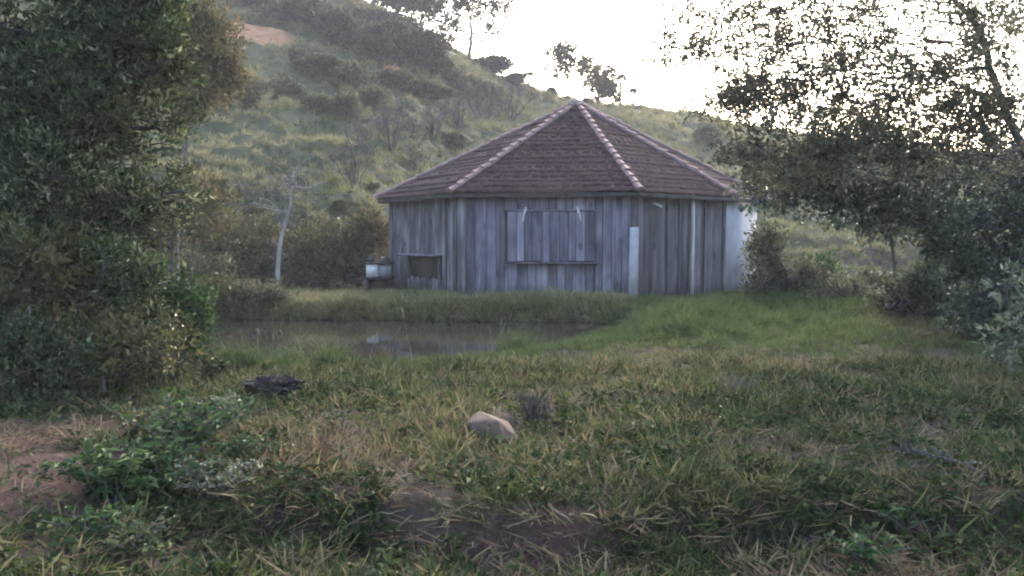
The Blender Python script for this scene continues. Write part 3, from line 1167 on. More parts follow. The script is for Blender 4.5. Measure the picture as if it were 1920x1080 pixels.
# ------------------------------------------------------------------ trees and shrubs on the right
r_ = np.random.default_rng(77)
b = ground_at(1985, 11.2)
fl = []
for (px, py, rx, rz, n) in ((1262, 20, .35, .10, 12), (1320, 90, .4, .10, 18), (1270, 85, .25, .08, 8), (1300, 55, .42, .14, 16), (1345, 25, .5, .14, 20), (1290, 115, .3, .09, 9), (1400, 60, .5, .16, 40), (1380, 115, .35, .10, 20), (1450, 20, .6, .18, 60), (1470, 95, .5, .16, 55),
                            (1430, 165, .5, .18, 70), (1530, 60, .6, .2, 85), (1560, 140, .6, .18, 85), (1500, 185, .6, .2, 95), (1390, 195, .5, .2, 90), (1620, 20, .7, .22, 95),
                            (1640, 95, .6, .2, 85), (1660, 180, .6, .22, 100), (1580, 225, .6, .2, 90), (1730, 60, .6, .25, 80), (1740, 150, .55, .22, 75), (1760, 225, .6, .22, 95), (1690, 255, .6, .2, 80),
                            (1820, 30, .6, .25, 80), (1850, 130, .5, .25, 70), (1900, 60, .6, .3, 100), (1900, 190, .5, .25, 60), (1830, 210, .5, .2, 60), (1480, 250, .55, .18, 80), (1350, 185, .3, .12, 24), (1420, 300, .5, .2, 70), (1560, 290, .55, .22, 90), (1640, 270, .5, .2, 80), (1740, 290, .55, .22, 90), (1500, 320, .5, .2, 80), (1850, 280, .5, .25, 80)):
    fl.append((at(px, py, 11.0 + r_.uniform(-1.0, 1.0)), (rx, rx * 1.2, rz * 1.15), max(10, int(n * (1.05 if px < 1470 else .72 if py < 200 else .9)))))
tree('tall_tree', 'tall thin-leaved tree whose sparse branches spread across the bright sky', 'tree', b,
     [b - (0, 0, .1), at(1985, 500, 11.2), at(1955, 350, 11.2), at(1905, 250, 11.2), at(1862, 150, 11.2), at(1840, 60, 11.2), at(1785, -10, 11.2), at(1740, -80, 11.2)],
     fl, (.068, .033), 'leaf_back', 31, 'bark_dark', rad=.062, tw=.26, per=17, freq=3.2, thr=-.05, branches=4, up=.0, shell=.7, limb_r=.22, tintc=(.4, .25))
b = ground_at(1900, 12.6)
tree('dense_tree', 'dense dark blue-green tree with a low canopy hanging beside the hut', 'tree', b,
     [b - (0, 0, .1), at(1890, 560, 12.6), at(1870, 470, 12.6), at(1820, 400, 12.6), at(1700, 360, 12.6)],
     masses(31, 30, [(1440, 350), (1520, 310), (1640, 280), (1780, 260), (1950, 230), (1960, 480), (1850, 520), (1800, 430), (1700, 440), (1640, 400), (1560, 410), (1480, 385)], (11.8, 13.2), (.24, .46), 62)
     + masses(32, 9, [(1800, 420), (1960, 400), (1960, 600), (1860, 600), (1800, 520)], (12.2, 13.0), (.28, .46), 200) + masses(33, 8, [(1380, 340), (1500, 390), (1640, 430), (1780, 450), (1700, 400), (1500, 330)], (12.4, 13.2), (.16, .26), 70),
     (.09, .04), 'leaf_blue', 32, 'bark_dark', rad=.08, tw=.28, freq=2.2, thr=.08, tintc=(.4, .25), clv=.2, branches=5)
b = ground_at(1676, 15.2)
tree('sapling', 'straight dark thin trunk standing alone under the dense canopy', 'sapling', b,
     [b - (0, 0, .1), at(1678, 540, 15.2), at(1672, 455, 15.2), at(1668, 420, 15.2)], [B(1650, 405, 15.2, .5, .25, 110), B(1710, 410, 15.2, .45, .25, 90)], (.11, .04), 'leaf_blue', 33, 'bark', rad=.045, tw=.3)
for k, (px, py, Y, rx, rz, n, mt, sd_, lb) in enumerate((
        (1440, 480, 17.6, .30, .45, 150, 'leaf_hill', 41, 'upright grey-green shrub next to the white wall of the hut'),
        (1440, 540, 17.0, .38, .2, 130, 'leaf_hill_dark', 42, 'low dull shrub at the foot of the white hut wall'),
        (1500, 525, 17.4, .45, .28, 170, 'leaf_hill', 43, 'rounded grey-green shrub second from the white hut wall'),
        (1555, 515, 18.6, .4, .22, 110, 'leaf_fresh', 44, 'fresh green shrub on the slope behind the grey-green ones'),
        (1590, 555, 16.6, .5, .22, 150, 'leaf_back', 45, 'low greyish shrub left of the lone thin trunk'),
        (1640, 540, 18.0, .4, .2, 90, 'leaf_hill', 46, 'pale grey shrub directly behind the lone thin trunk'),
        (1740, 550, 14.6, .45, .36, 180, 'leaf_pale', 47, 'pale leaved shrub right of the lone thin trunk'),
        (1790, 490, 16.0, .4, .38, 150, 'leaf_back', 48, 'dark shrub under the dense canopy near the thin trunk'),
        (1700, 580, 14.4, .5, .22, 160, 'leaf_hill_dark', 49, 'low dark shrub at the foot of the lone thin trunk'),
        (1840, 590, 12.4, .5, .3, 220, 'leaf_blue', 50, 'dark low shrub at the edge of the grass under the dense tree'))):
    b = ground_at(px, Y)
    c = at(px, py, Y)
    tree('shrub', lb, 'shrub', b, [b - (0, 0, .1), b + (.02, 0, max(.12, (c[2] - b[2]) * .5)), (c + b) / 2 + (0.05, 0, .1)],
         [(c, (rx, rx * .8, rz), n), (c + (rx * .3, 0, -rz * .55), (rx * .7, rx * .6, rz * .6), n // 3)], (.105, .038), mt, sd_, 'bark', rad=.03, tw=.28, freq=2.4, per=12, thr=.05, tintc=(.45, .26), clv=.2)
b = ground_at(1900, 9.2)
tree('leafy_plant', 'tall plant with large pale leaves at the edge of the grass', 'plant', b,
     [b - (0, 0, .1), at(1895, 600, 9.2), at(1885, 530, 9.2)], [B(1893, 535, 9.1, .14, .12, 12), B(1915, 600, 9.0, .2, .16, 24), B(1880, 640, 9.0, .2, .10, 20)], (.10, .045), 'leaf_pale', 51, 'bark', rad=.014, tw=.16, per=7, tintc=(.4, .4))

# ------------------------------------------------------------------ bushes and trees on the hill
O = np.array([0, 0, 0.])
protos = []
for k, (mt, bk, nb) in enumerate((('leaf_hill', 'bark', 130), ('leaf_hill_dark', 'bark_dark', 150), ('leaf_hill', 'bark', 110), ('twig', 'bark', 130), ('leaf_olive', 'bark', 120), ('leaf_rust', 'bark', 120))):
    rr = np.random.default_rng(200 + k)
    bl = [((rr.uniform(-.65, .65), rr.uniform(-.5, .5), rr.uniform(.45, 1.3)), (rr.uniform(.3, .6), rr.uniform(.3, .55), rr.uniform(.22, .45)), nb) for q in range(7)]
    # a bush of about one metre radius, scaled where it stands
    tr = tree('hill_bush', 'x', 'bush', O, [O - (0, 0, .3), O + (.03, 0, .3), O + (.08, .02, .8), O + (.02, 0, 1.2)], bl,
              (.17, .075) if mt != 'twig' else (.3, .012), mt, 210 + k, bk, rad=.05, tw=.30, per=9, freq=3.0, thr=.12, branches=6, twigs=(mt == 'twig'), tintc=(.45, .25), clv=.25)
    protos.append(tr)
# a leafless bush: forked stems fanning up from the root
def bare_bush(seed):
    r = np.random.default_rng(seed)
    root = bpy.data.objects.new('bare_bush', None)
    COL.objects.link(root)
    root['category'] = 'bush'
    for q in range(9):
        mb = MB()
        tip = np.array([r.normal(0, .55), r.normal(0, .45), r.uniform(1.0, 1.9)])
        st = wiggle(r, (r.normal(0, .06), r.normal(0, .06), -.25), tip, 8, .07)
        mb.tube(st, np.linspace(.035, .010, 8), 5)
        for f in range(9):
            a0 = st[r.integers(3, 8)]
            t2 = a0 + unitv(np.array([r.normal(0, .6), r.normal(0, .6), r.uniform(.4, 1)])) * r.uniform(.25, .7)
            s2 = wiggle(r, a0, t2, 5, .08)
            mb.tube(s2, np.linspace(.014, .006, 5), 4, cap=False)
            for f2 in range(4):
                a1 = s2[r.integers(1, 5)]
                mb.tube(np.array([a1, a1 + unitv(np.array([r.normal(0, .8), r.normal(0, .8), r.uniform(.1, 1)])) * r.uniform(.12, .35)]), [.007, .004], 3, cap=False)
        link('stem', mb.mesh('stem', M['bark'] if q % 3 == 0 else M['bark_dark'], True), parent=root)
    return root


for ch in list(protos[3].children):
    bpy.data.objects.remove(ch)
bpy.data.objects.remove(protos[3])
protos[3] = bare_bush(9)


def bush(px, py, rpx, kind, label, group=None, Y=None, squash=1.0, seed=0):
    """a bush whose crown is centred near (px, py) with a radius of rpx photo pixels"""
    if Y is None:
        P = ground_hit(px, min(py + rpx * .9, 470))
    else:
        P = ground_at(px, Y)
    s = rpx / F * P[1]
    o = copy_tree(protos[kind], P - (0, 0, .22 * s), (s * (1.15 + .3 * math.sin(px)), s, s * squash * (.85 + .2 * math.cos(px * 1.7))), px * .37 + py, label, group)
    return o


ORD = ['first', 'second', 'third', 'fourth', 'fifth', 'sixth', 'seventh', 'eighth', 'ninth', 'tenth', 'eleventh', 'twelfth', 'thirteenth', 'fourteenth']


def row(lst):
    return [(ORD[k],) + tuple(q) for k, q in enumerate(sorted(lst))]


G1 = 'dark trees along the top of the hill'
for od, px, py, rp, kd in row(((430, -40, 46, 1), (505, -18, 40, 1), (560, 10, 44, 1), (608, 28, 42, 1), (650, 62, 44, 1), (690, 70, 46, 0), (735, 78, 44, 1), (700, 30, 40, 1), (752, 40, 36, 0), (780, 98, 40, 1), (815, 108, 34, 1))):
    bush(px, py, rp, kd, od + ' from the left of the dark bushy trees along the hilltop', G1, squash=1.15)
for k, (px, py, h_, w_, mt, lb) in enumerate(((655, 30, 3.6, 1.5, 'leaf_hill_dark', 'first open crowned tree on the skyline from the left'), (705, 25, 3.4, 1.4, 'leaf_hill', 'second open crowned tree on the skyline from the left'),
                                       (748, 42, 3.6, 1.5, 'leaf_hill_dark', 'third open crowned tree on the skyline from the left'), (790, 68, 3.0, 1.2, 'leaf_hill', 'fourth open crowned tree on the skyline, nearest the umbrella crowned one'))):
    Yk = 69.0
    b = ground_at(px, Yk)
    r0 = np.random.default_rng(400 + k)
    bl = [(b + (r0.normal(0, w_ * .6), r0.normal(0, w_ * .5), h_ * r0.uniform(.45, 1.05)), (w_ * r0.uniform(.3, .6),) * 2 + (w_ * r0.uniform(.2, .4),), 42) for q in range(9)]
    tree('hilltop_tree', lb, 'tree', b, [b - (0, 0, .3), b + (.1, 0, h_ * .4), b + (.2, 0, h_ * .8)], bl, (.34, .15), mt, 410 + k, 'bark', rad=.12, tw=.5, per=8, freq=.9, thr=.05, branches=4, group='open crowned trees on the skyline', shell=.6)
G2 = 'blue-grey bushes on the upper slope'
for od, px, py, rp, kd in row(((470, 168, 30, 0), (528, 160, 30, 2), (590, 182, 28, 0), (565, 104, 30, 2), (612, 108, 36, 0), (662, 130, 34, 2), (650, 192, 30, 0), (700, 160, 30, 2), (850, 150, 30, 0), (895, 158, 28, 2), (800, 150, 32, 2), (930, 165, 22, 0))):
    bush(px, py, rp, kd, od + ' from the left of the blue-grey bushes across the upper slope', G2)
G3 = 'bare twiggy bushes behind the hut roof'
for od, px, py, rp in row(((690, 250, 48), (735, 235, 44), (775, 225, 46), (815, 218, 44), (860, 205, 40), (905, 200, 38), (950, 195, 30), (665, 310, 40), (785, 285, 34))):
    bush(px, py, rp, 3, od + ' from the left of the bare grey twiggy bushes behind the hut roof', G3, squash=1.2)
bush(853, 262, 27, 1, 'dark round bush rising just above the left roof slope')
bush(742, 140, 26, 5, 'rust coloured bush in the middle of the hillside scrub')
bush(420, 175, 22, 5, 'small rust coloured bush beside the rust tinged tree crown')
G4 = 'low bushes on the grassy slope'
for od, px, py, rp, kd in row(((480, 395, 26, 4), (520, 350, 26, 3), (390, 330, 30, 4), (350, 300, 30, 0), (455, 345, 24, 3), (640, 380, 18, 4), (700, 340, 16, 2), (350, 372, 26, 4))):
    bush(px, py, rp, kd, od + ' from the left of the low bushes sunk in the near slope grass', G4, squash=.8)
G5 = 'bushes on the slope seen under the tall tree'
for od, px, py, rp, kd in row(((1330, 250, 26, 0), (1380, 265, 30, 2), (1440, 270, 34, 4), (1500, 285, 32, 2), (1560, 300, 30, 0), (1300, 300, 22, 2), (1420, 320, 26, 0), (1620, 310, 30, 1), (1700, 325, 32, 1), (1780, 320, 34, 1), (1850, 320, 34, 1))):
    bush(px, py, rp, kd, od + ' from the hut of the bushes on the slope right of its roof', G5)
# skyline
for px, py, rp, kd, lb in ((925, 95, 26, 1, 'dark pointed bush on the skyline below the umbrella crowned tree'), (962, 118, 16, 1, 'small dark bush on the skyline right of the pointed one'),
                           (1035, 176, 9, 1, 'tiny dark bush on the skyline just left of the roof peak'), (1062, 178, 9, 1, 'tiny dark bush on the skyline touching the roof peak'), (1095, 175, 11, 1, 'small dark bush on the skyline just right of the roof peak'),
                           (1188, 186, 11, 1, 'small round bush alone on the skyline right of the roof peak'), (993, 150, 8, 1, 'tiny bush under the arching palm on the skyline')):
    bush(px, py, rp, kd, lb, Y=70, squash=1.2)
Ys = 69.5
b = ground_at(882, Ys)
tree('umbrella_tree', 'thin umbrella crowned tree standing high on the skyline left of the roof peak', 'tree', b,
     [b - (0, 0, .3), at(880, 85, Ys), at(885, 55, Ys), at(878, 15, Ys)],
     [B(870, 12, Ys, 2.6, .8, 110), B(830, 22, Ys, 1.2, .5, 40), B(925, 18, Ys, 1.4, .6, 45), B(850, 70, Ys, 1.0, .4, 22), B(840, 48, Ys, .7, .4, 22), B(918, 58, Ys, .8, .5, 24)], (.42, .17), 'leaf_hill_dark', 61, 'bark', rad=.16, tw=.7, per=8, freq=.8, branches=5, shell=.6)
b = ground_at(1062, Ys)
tree('slim_tree', 'slim round crowned tree on the skyline directly above the roof peak', 'tree', b,
     [b - (0, 0, .3), at(1064, 150, Ys), at(1058, 125, Ys), at(1056, 105, Ys)],
     [B(1046, 108, Ys, .75, .75, 60), B(1064, 105, Ys, .7, .8, 50), B(1070, 128, Ys, .5, .5, 34), B(1042, 138, Ys, .6, .2, 16)], (.36, .16), 'leaf_hill_dark', 62, 'bark', rad=.07, tw=.5, per=8, freq=1.2, branches=4)
b = ground_at(1120, Ys)
tree('spreading_tree', 'warm tinted spreading tree on the skyline right of the roof peak', 'tree', b,
     [b - (0, 0, .3), at(1122, 165, Ys), at(1118, 150, Ys)],
     [B(1105, 135, Ys, .6, .8, 60), B(1130, 148, Ys, 1.0, .8, 90), B(1120, 170, Ys, 1.5, .6, 110), B(1150, 172, Ys, .7, .5, 40), B(1094, 118, Ys, .2, .5, 12)], (.36, .16), 'leaf_olive', 63, 'bark', rad=.1, tw=.5, per=8, freq=1.2, branches=5)


def palm(px, py, top, Y, fr, label, seed):
    r = np.random.default_rng(seed)
    b = ground_at(px, Y)
    root = bpy.data.objects.new('palm', None)
    COL.objects.link(root)
    root.location = b
    root['label'] = label
    root['category'] = 'palm'
    tp = at(px, top, Y) - b
    mb = MB()
    mb.tube(wiggle(r, (0, 0, -.3), tp, 6, .03), np.linspace(.10, .06, 6), 6)
    link('trunk', mb.mesh('trunk', M['bark'], True), parent=root)
    for (dx, dz, ln) in fr:
        n = 9
        s = np.linspace(0, 1, n)
        d = np.array([dx, r.uniform(-.5, .5), 0])
        P = tp + d * (s * ln)[:, None]
        P[:, 2] += (dz * s - 1.25 * s * s) * ln * .8
        mb = MB()
        mb.tube(P, np.linspace(.035, .012, n), 4)
        # leaflets
        PP = np.repeat(P[1:], 6, 0) + r.normal(0, .04, (6 * (n - 1), 3))
        D = unitv(np.array([0, 0, -1.]) + r.normal(0, .5, PP.shape))
        V, T = leaf_arrays(PP, D, r.normal(0, 1, PP.shape), r.uniform(.25, .5, len(PP)), np.full(len(PP), .07))
        mb.add(V, T=T)
        me = mb.mesh('frond', M['leaf_hill_dark'])
        link('frond', me, parent=root)


palm(992, 150, 136, Ys, ((-.6, .5, 1.0), (1, .35, 1.5), (-1, .1, .9), (.5, .8, .7)), 'small palm with arching fronds on the skyline left of the roof peak', 1)
palm(1163, 185, 141, Ys, ((1, .5, 1.6), (.8, .1, 1.1), (-.5, .6, .6), (.4, .9, .9)), 'small palm with arching fronds on the skyline right of the spreading tree', 2)
palm(1188, 185, 166, Ys, ((1, .3, 1.0), (-.8, .4, .6), (.3, .7, .5)), 'lowest small palm on the skyline slope right of the roof peak', 3)
for o in protos:
    for ch in list(o.children):
        bpy.data.objects.remove(ch)
    bpy.data.objects.remove(o)

# ------------------------------------------------------------------ grass
def tuft(name, seed, n, Lr, Wr, rad, inc, bend, tint=(.5, .25), mat='grass'):
    """a tuft of curved tapering blades; inc = tilt from upright in degrees"""
    r = np.random.default_rng(seed)
    az = r.uniform(0, 2 * np.pi, n)
    th = np.radians(r.uniform(inc[0], inc[1], n))
    L = r.uniform(*Lr, n)
    W = r.uniform(*Wr, n)
    rr = rad * np.sqrt(r.random(n))
    pa = az + r.normal(0, .9, n)
    P = np.stack([np.cos(pa) * rr, np.sin(pa) * rr, np.full(n, -.01)], 1)
    side = np.stack([-np.sin(az), np.cos(az), np.zeros(n)], 1)
    tw = r.normal(0, .5, n)
    bd = np.radians(r.uniform(bend[0], bend[1], n))
    segs = 4
    V = []
    cur = P.copy()
    wprof = [.75, 1.0, .8, .5]
    for s in range(segs + 1):
        ang = th + bd * (s / segs) ** 1.3
        d = np.stack([np.cos(az) * np.sin(ang), np.sin(az) * np.sin(ang), np.cos(ang)], 1)
        nn = np.stack([-np.cos(az) * np.cos(ang), -np.sin(az) * np.cos(ang), np.sin(ang)], 1)
        sd_ = side * np.cos(tw)[:, None] + nn * np.sin(tw)[:, None]
        if s < segs:
            V.append(cur - sd_ * (W * wprof[s] / 2)[:, None])
            V.append(cur + sd_ * (W * wprof[s] / 2)[:, None])
            cur = cur + d * (L / segs)[:, None]
            cur[:, 2] = np.maximum(cur[:, 2], .004)
        else:
            V.append(cur)
    V = np.stack(V, 1)                      # n, 9, 3
    i = np.arange(n)[:, None] * 9
    Q = np.concatenate([i + np.array([[0, 1, 3, 2]]), i + np.array([[2, 3, 5, 4]]), i + np.array([[4, 5, 7, 6]])])
    T = i + np.array([[6, 7, 8]])
    tv = np.repeat(np.clip(r.normal(tint[0], tint[1], n), 0, 1), 9)
    me = mesh_np(name, V.reshape(-1, 3), tris=T, quads=Q, mat=M[mat], attrs={'tint': tv})
    return bpy.data.objects.new(name, me)


def tuft_set(name, count, **kw):
    c = bpy.data.collections.new(name)
    for k in range(count):
        c.objects.link(tuft('blades', hash_seed(name) + k, **kw))
    return c


def hash_seed(s):
    return sum(ord(ch) * (i + 7) for i, ch in enumerate(s))


def scatter(name, coll, P, scale, tint, label, tilt=.15, seed=1, cat='grass', lean=None):
    r = np.random.default_rng(seed)
    n = len(P)
    rot = np.stack([r.normal(0, tilt, n), r.normal(0, tilt, n), r.uniform(0, 6.283, n)], 1)
    if lean is not None:
        rot[:, :2] += lean
    me = mesh_np(name, P, attrs={'rot': rot, 'scl': scale, 'itint': np.clip(tint, 0, 1), 'vi': r.integers(0, len(coll.objects), n)})
    o = link(name, me, label=label, cat=cat, kind='stuff')
    ng = bpy.data.node_groups.new(name, 'GeometryNodeTree')
    ng.interface.new_socket('Geometry', in_out='INPUT', socket_type='NodeSocketGeometry')
    ng.interface.new_socket('Geometry', in_out='OUTPUT', socket_type='NodeSocketGeometry')
    gi, go = ng.nodes.new('NodeGroupInput'), ng.nodes.new('NodeGroupOutput')
    ci = ng.nodes.new('GeometryNodeCollectionInfo')
    ci.inputs['Collection'].default_value = coll
    ci.inputs['Separate Children'].default_value = True
    ci.inputs['Reset Children'].default_value = True
    ip = ng.nodes.new('GeometryNodeInstanceOnPoints')
    ip.inputs['Pick Instance'].default_value = True

    def attr(nm, ty):
        a = ng.nodes.new('GeometryNodeInputNamedAttribute')
        a.data_type = ty
        a.inputs['Name'].default_value = nm
        return a.outputs['Attribute']
    er = ng.nodes.new('FunctionNodeEulerToRotation')
    ng.links.new(attr('rot', 'FLOAT_VECTOR'), er.inputs[0])
    ng.links.new(gi.outputs[0], ip.inputs['Points'])
    ng.links.new(ci.outputs[0], ip.inputs['Instance'])
    ng.links.new(attr('vi', 'INT'), ip.inputs['Instance Index'])
    ng.links.new(er.outputs[0], ip.inputs['Rotation'])
    ng.links.new(attr('scl', 'FLOAT'), ip.inputs['Scale'])
    ng.links.new(ip.outputs[0], go.inputs[0])
    md = o.modifiers.new('blades', 'NODES')
    md.node_group = ng
    return o


def sample(r, n, x0, x1, y0, y1, dens):
    X = r.uniform(x0, x1, n)
    Y = r.uniform(y0, y1, n)
    k = (np.abs(X) < .66 * Y + 1.0) & (r.random(n) < dens(X, Y))
    return X[k], Y[k]


HUTD = lambda X, Y: np.hypot((X - 1.65), (Y - 22.0))
T_short = tuft_set('short_turf', 8, n=30, Lr=(.04, .15), Wr=(.004, .013), rad=.12, inc=(35, 98), bend=(-45, 60), tint=(.5, .45))
T_mid = tuft_set('mid_grass', 6, n=28, Lr=(.10, .28), Wr=(.006, .014), rad=.13, inc=(25, 85), bend=(0, 80), tint=(.5, .34))
T_long = tuft_set('long_grass', 5, n=46, Lr=(.30, .62), Wr=(.008, .014), rad=.12, inc=(3, 40), bend=(40, 130))
T_fresh = tuft_set('fresh_grass', 6, n=30, Lr=(.12, .32), Wr=(.008, .016), rad=.13, inc=(10, 65), bend=(5, 85), tint=(.5, .3), mat='grass_fresh')
T_bank = tuft_set('bank_tuft', 5, n=36, Lr=(.12, .34), Wr=(.009, .018), rad=.13, inc=(10, 60), bend=(20, 100), tint=(.5, .3), mat='grass_pale')
T_dry = tuft_set('dry_litter', 5, n=26, Lr=(.07, .24), Wr=(.004, .010), rad=.14, inc=(65, 100), bend=(-40, 30))
T_hill = tuft_set('hill_tussock', 5, n=60, Lr=(.35, .8), Wr=(.02, .04), rad=.30, inc=(10, 60), bend=(30, 110), mat='grass_pale')

r = np.random.default_rng(1)


def tone(X, Y, s=0):
    return .30 + .20 * fbm(X * .6, Y * .6, 71 + s, 3) + .14 * fbm(X * 2.5, Y * 2.5, 75 + s, 2)


# foreground turf
X, Y = sample(r, 26000, -7.5, 7.5, 3.0, 10.5, lambda X, Y: (1 - 1.0 * soil_mask(X, Y)) * (.62 - .10 * sm(6.4, 5.0, Y) + .85 * fbm(X * 1.5, Y * 1.5, 81, 3)))
k = pond_sd(X, Y) > .1
X, Y = X[k], Y[k]
brown = .42 * np.exp(-((X + 1.6) / 1.5) ** 2 - ((Y - 6.3) / .9) ** 2) + .20 * np.exp(-((X - 1.9) / 1.2) ** 2 - ((Y - 6.3) / .9) ** 2) - .03 + .5 * (r.random(len(X)) < .10)
scatter('turf', T_short, np.stack([X, Y, gz(X, Y)], 1), r.uniform(.7, 1.5, len(X)), tone(X, Y) + brown + r.normal(0, .09, len(X)), 'matted short grass of mixed green and straw across the foreground', .3, 2)
# longer clumps in it
X, Y = sample(r, 2600, -6.5, 6.5, 3.2, 8.5, lambda X, Y: (1 - soil_mask(X, Y)).clip(0, 1) * sm(-.1, .6, fbm(X * .8, Y * .8, 91, 3)))
X = np.concatenate([X, 1.18 + r.normal(0, .28, 90), -.75 + r.normal(0, .3, 40), 3.0 + r.normal(0, .35, 60)])
Y = np.concatenate([Y, 5.25 + r.normal(0, .10, 90), 4.35 + r.normal(0, .15, 40), 5.2 + r.normal(0, .25, 60)])
k = pond_sd(X, Y) > .1
X, Y = X[k], Y[k]
scatter('clump_grass', T_mid, np.stack([X, Y, gz(X, Y)], 1), r.uniform(.45, .85, len(X)), tone(X, Y, 3) - .06 + r.normal(0, .08, len(X)), 'taller arching green grass clumps among the foreground turf', .35, 3, lean=np.array([.25, 0]))
# dry litter
X, Y = sample(r, 9000, -6, 6, 3.0, 8.6, lambda X, Y: .12 + .16 * sm(6.0, 5.0, Y) * sm(-2.2, -1.4, X) + .12 * soil_mask(X, Y) * (fbm(X * 3, Y * 3, 5, 2) > .1) - .10 * sm(-1.9, -2.6, X) + .35 * sm(.1, .6, fbm(X * .9, Y * .9, 95, 3)))
k = pond_sd(X, Y) > .1
X, Y = X[k], Y[k]
scatter('dry_grass', T_dry, np.stack([X, Y, gz(X, Y) + .015], 1), r.uniform(.6, 1.3, len(X)), .88 + r.normal(0, .10, len(X)), 'dead straw and dry brown grass lying on the foreground soil', .2, 4)
# middle lawn, to the right of the pond and up to the hut
X, Y = sample(r, 40000, -9, 13, 8.2, 21.5, lambda X, Y: np.where(Y < 11, .7, .85))
k = (pond_sd(X, Y) > .12) & (HUTD(X, Y) > 4.15) & ~((Y > 15.7) & (X < .6))
X, Y = X[k], Y[k]
fresh = .0 - .03 * np.exp(-((X - 2.2) / 2.6) ** 2 - ((Y - 15) / 3.2) ** 2)
grey = .13 * sm(2, 5, X) * sm(14, 10, Y) + .12 * np.exp(-((X - .4) / 1.6) ** 2 - ((Y - 8.6) / 1.0) ** 2)
fm = np.maximum(np.exp(-((X - 3.0) / 3.6) ** 2 - ((Y - 15.0) / 3.6) ** 2), sm(1.5, .3, pond_sd(X, Y)) * (Y < 15)) + .35 * fbm(X * .8, Y * .8, 161, 2)
hs = r.uniform(.5, 1.0, len(X)) * (.55 + .6 * sm(10.5, 15, Y)) * (1 - .4 * sm(1.3, .2, pond_sd(X, Y))) * np.where(X > 3, .85, 1) * (1 - .5 * sm(6.2, 4.6, HUTD(X, Y)))
tm = tone(X, Y, 6) + fresh + grey + r.normal(0, .08, len(X))
PP = np.stack([X, Y, gz(X, Y)], 1)
k = r.random(len(X)) < sm(.0, .85, fm)
scatter('fresh_meadow', T_fresh, PP[k], hs[k] * 1.1, tm[k] + .06, 'bright fresh green grass from the end of the pond up to the hut', .25, 15)
scatter('meadow', T_mid, PP[~k], hs[~k], tm[~k], 'dull green grass of the lawn beside and behind the rock', .25, 5)
# shore
X, Y = sample(r, 7000, -9, 2.5, 9, 16, lambda X, Y: np.ones_like(X))
d = pond_sd(X, Y)
k = (d > -.15) & (d < .8 - .45 * r.random(len(X))) & (Y < 15.8) & (r.random(len(X)) < .7)
X, Y = X[k], Y[k]
T_shore = tuft_set('shore_tuft', 5, n=46, Lr=(.30, .62), Wr=(.008, .014), rad=.12, inc=(3, 40), bend=(40, 130), mat='grass_fresh')
scatter('shore_grass', T_shore, np.stack([X, Y, np.maximum(gz(X, Y), .03)], 1), r.uniform(.35, .7, len(X)) * (.45 + 1.1 * sm(-.1, .5, fbm(X * 1.3, Y * 1.3, 12, 2))) * (1.0 - .2 * sm(-.8, 1.0, X)), .33 + .12 * fbm(X * .8, Y * .8, 99, 2) + r.normal(0, .07, len(X)), 'tall fresh grass along the near shore of the pond', .2, 6)
# far bank
X, Y = sample(r, 13000, -12, 2.2, 15.8, 21.5, lambda X, Y: np.where(Y < 17.4, 1, .5))
k = (pond_sd(X, Y) > -.02) & (HUTD(X, Y) > 4.15)
X, Y = X[k], Y[k]
scatter('bank_grass', T_bank, np.stack([X, Y, gz(X, Y)], 1), r.uniform(.6, 1.15, len(X)) * (1.0 - .5 * sm(16.7, 17.6, Y)) * (1 + .35 * fbm(X * 2, Y * 2, 13, 2)), .46 + .12 * fbm(X * .9, Y * .9, 103, 2) + r.normal(0, .07, len(X)), 'dull pale grass standing on the far bank below the hut', .25, 7, lean=np.array([.25, 0]))
# hill
X, Y = sample(r, 70000, -44, 40, 22, 76, lambda X, Y: np.clip(1.3 - Y / 80, .3, 1) * (1 - soil_mask(X, Y)).clip(0, 1) * (.08 + .92 * sm(.2, .55, terrace(X, Y))))
ft = 22.2 + 6.3 * sm(-5, -1.5, X) + 3 * sm(8, 16, X)
k = (Y > ft - .6) & (HUTD(X, Y) > 4.6)
X, Y = X[k], Y[k]
tn = .34 + .32 * terrace(X, Y) + .16 * fbm(X * .12, Y * .16, 107, 3) + .06 * r.normal(0, 1, len(X)) + .06 * sm(-3, -12, X) * sm(48, 30, Y)  # paler on crests, darker in hollows: terrace shading put into the tint
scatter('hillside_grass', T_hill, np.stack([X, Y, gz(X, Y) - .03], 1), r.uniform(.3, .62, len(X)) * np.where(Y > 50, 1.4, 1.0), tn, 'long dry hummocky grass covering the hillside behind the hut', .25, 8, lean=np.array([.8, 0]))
# low broad-leaved ground cover in the turf
def rosette(seed):
    r = np.random.default_rng(seed)
    n = 22
    az = r.uniform(0, 6.283, n)
    D = unitv(np.stack([np.cos(az), np.sin(az), r.uniform(.05, .9, n)], 1))
    P = np.stack([r.normal(0, .05, n), r.normal(0, .05, n), r.uniform(0, .07, n)], 1)
    L = r.uniform(.025, .06, n)
    V, T = leaf_arrays(P, D, unitv(r.normal(0, .4, (n, 3)) + (0, 0, 1)), L, L * .55, droop=.2)
    me = mesh_np('leaves', V, tris=T, mat=M['grass'], attrs={'tint': np.repeat(np.clip(r.normal(.5, .2, n), 0, 1), 4)})
    return bpy.data.objects.new('leaves', me)


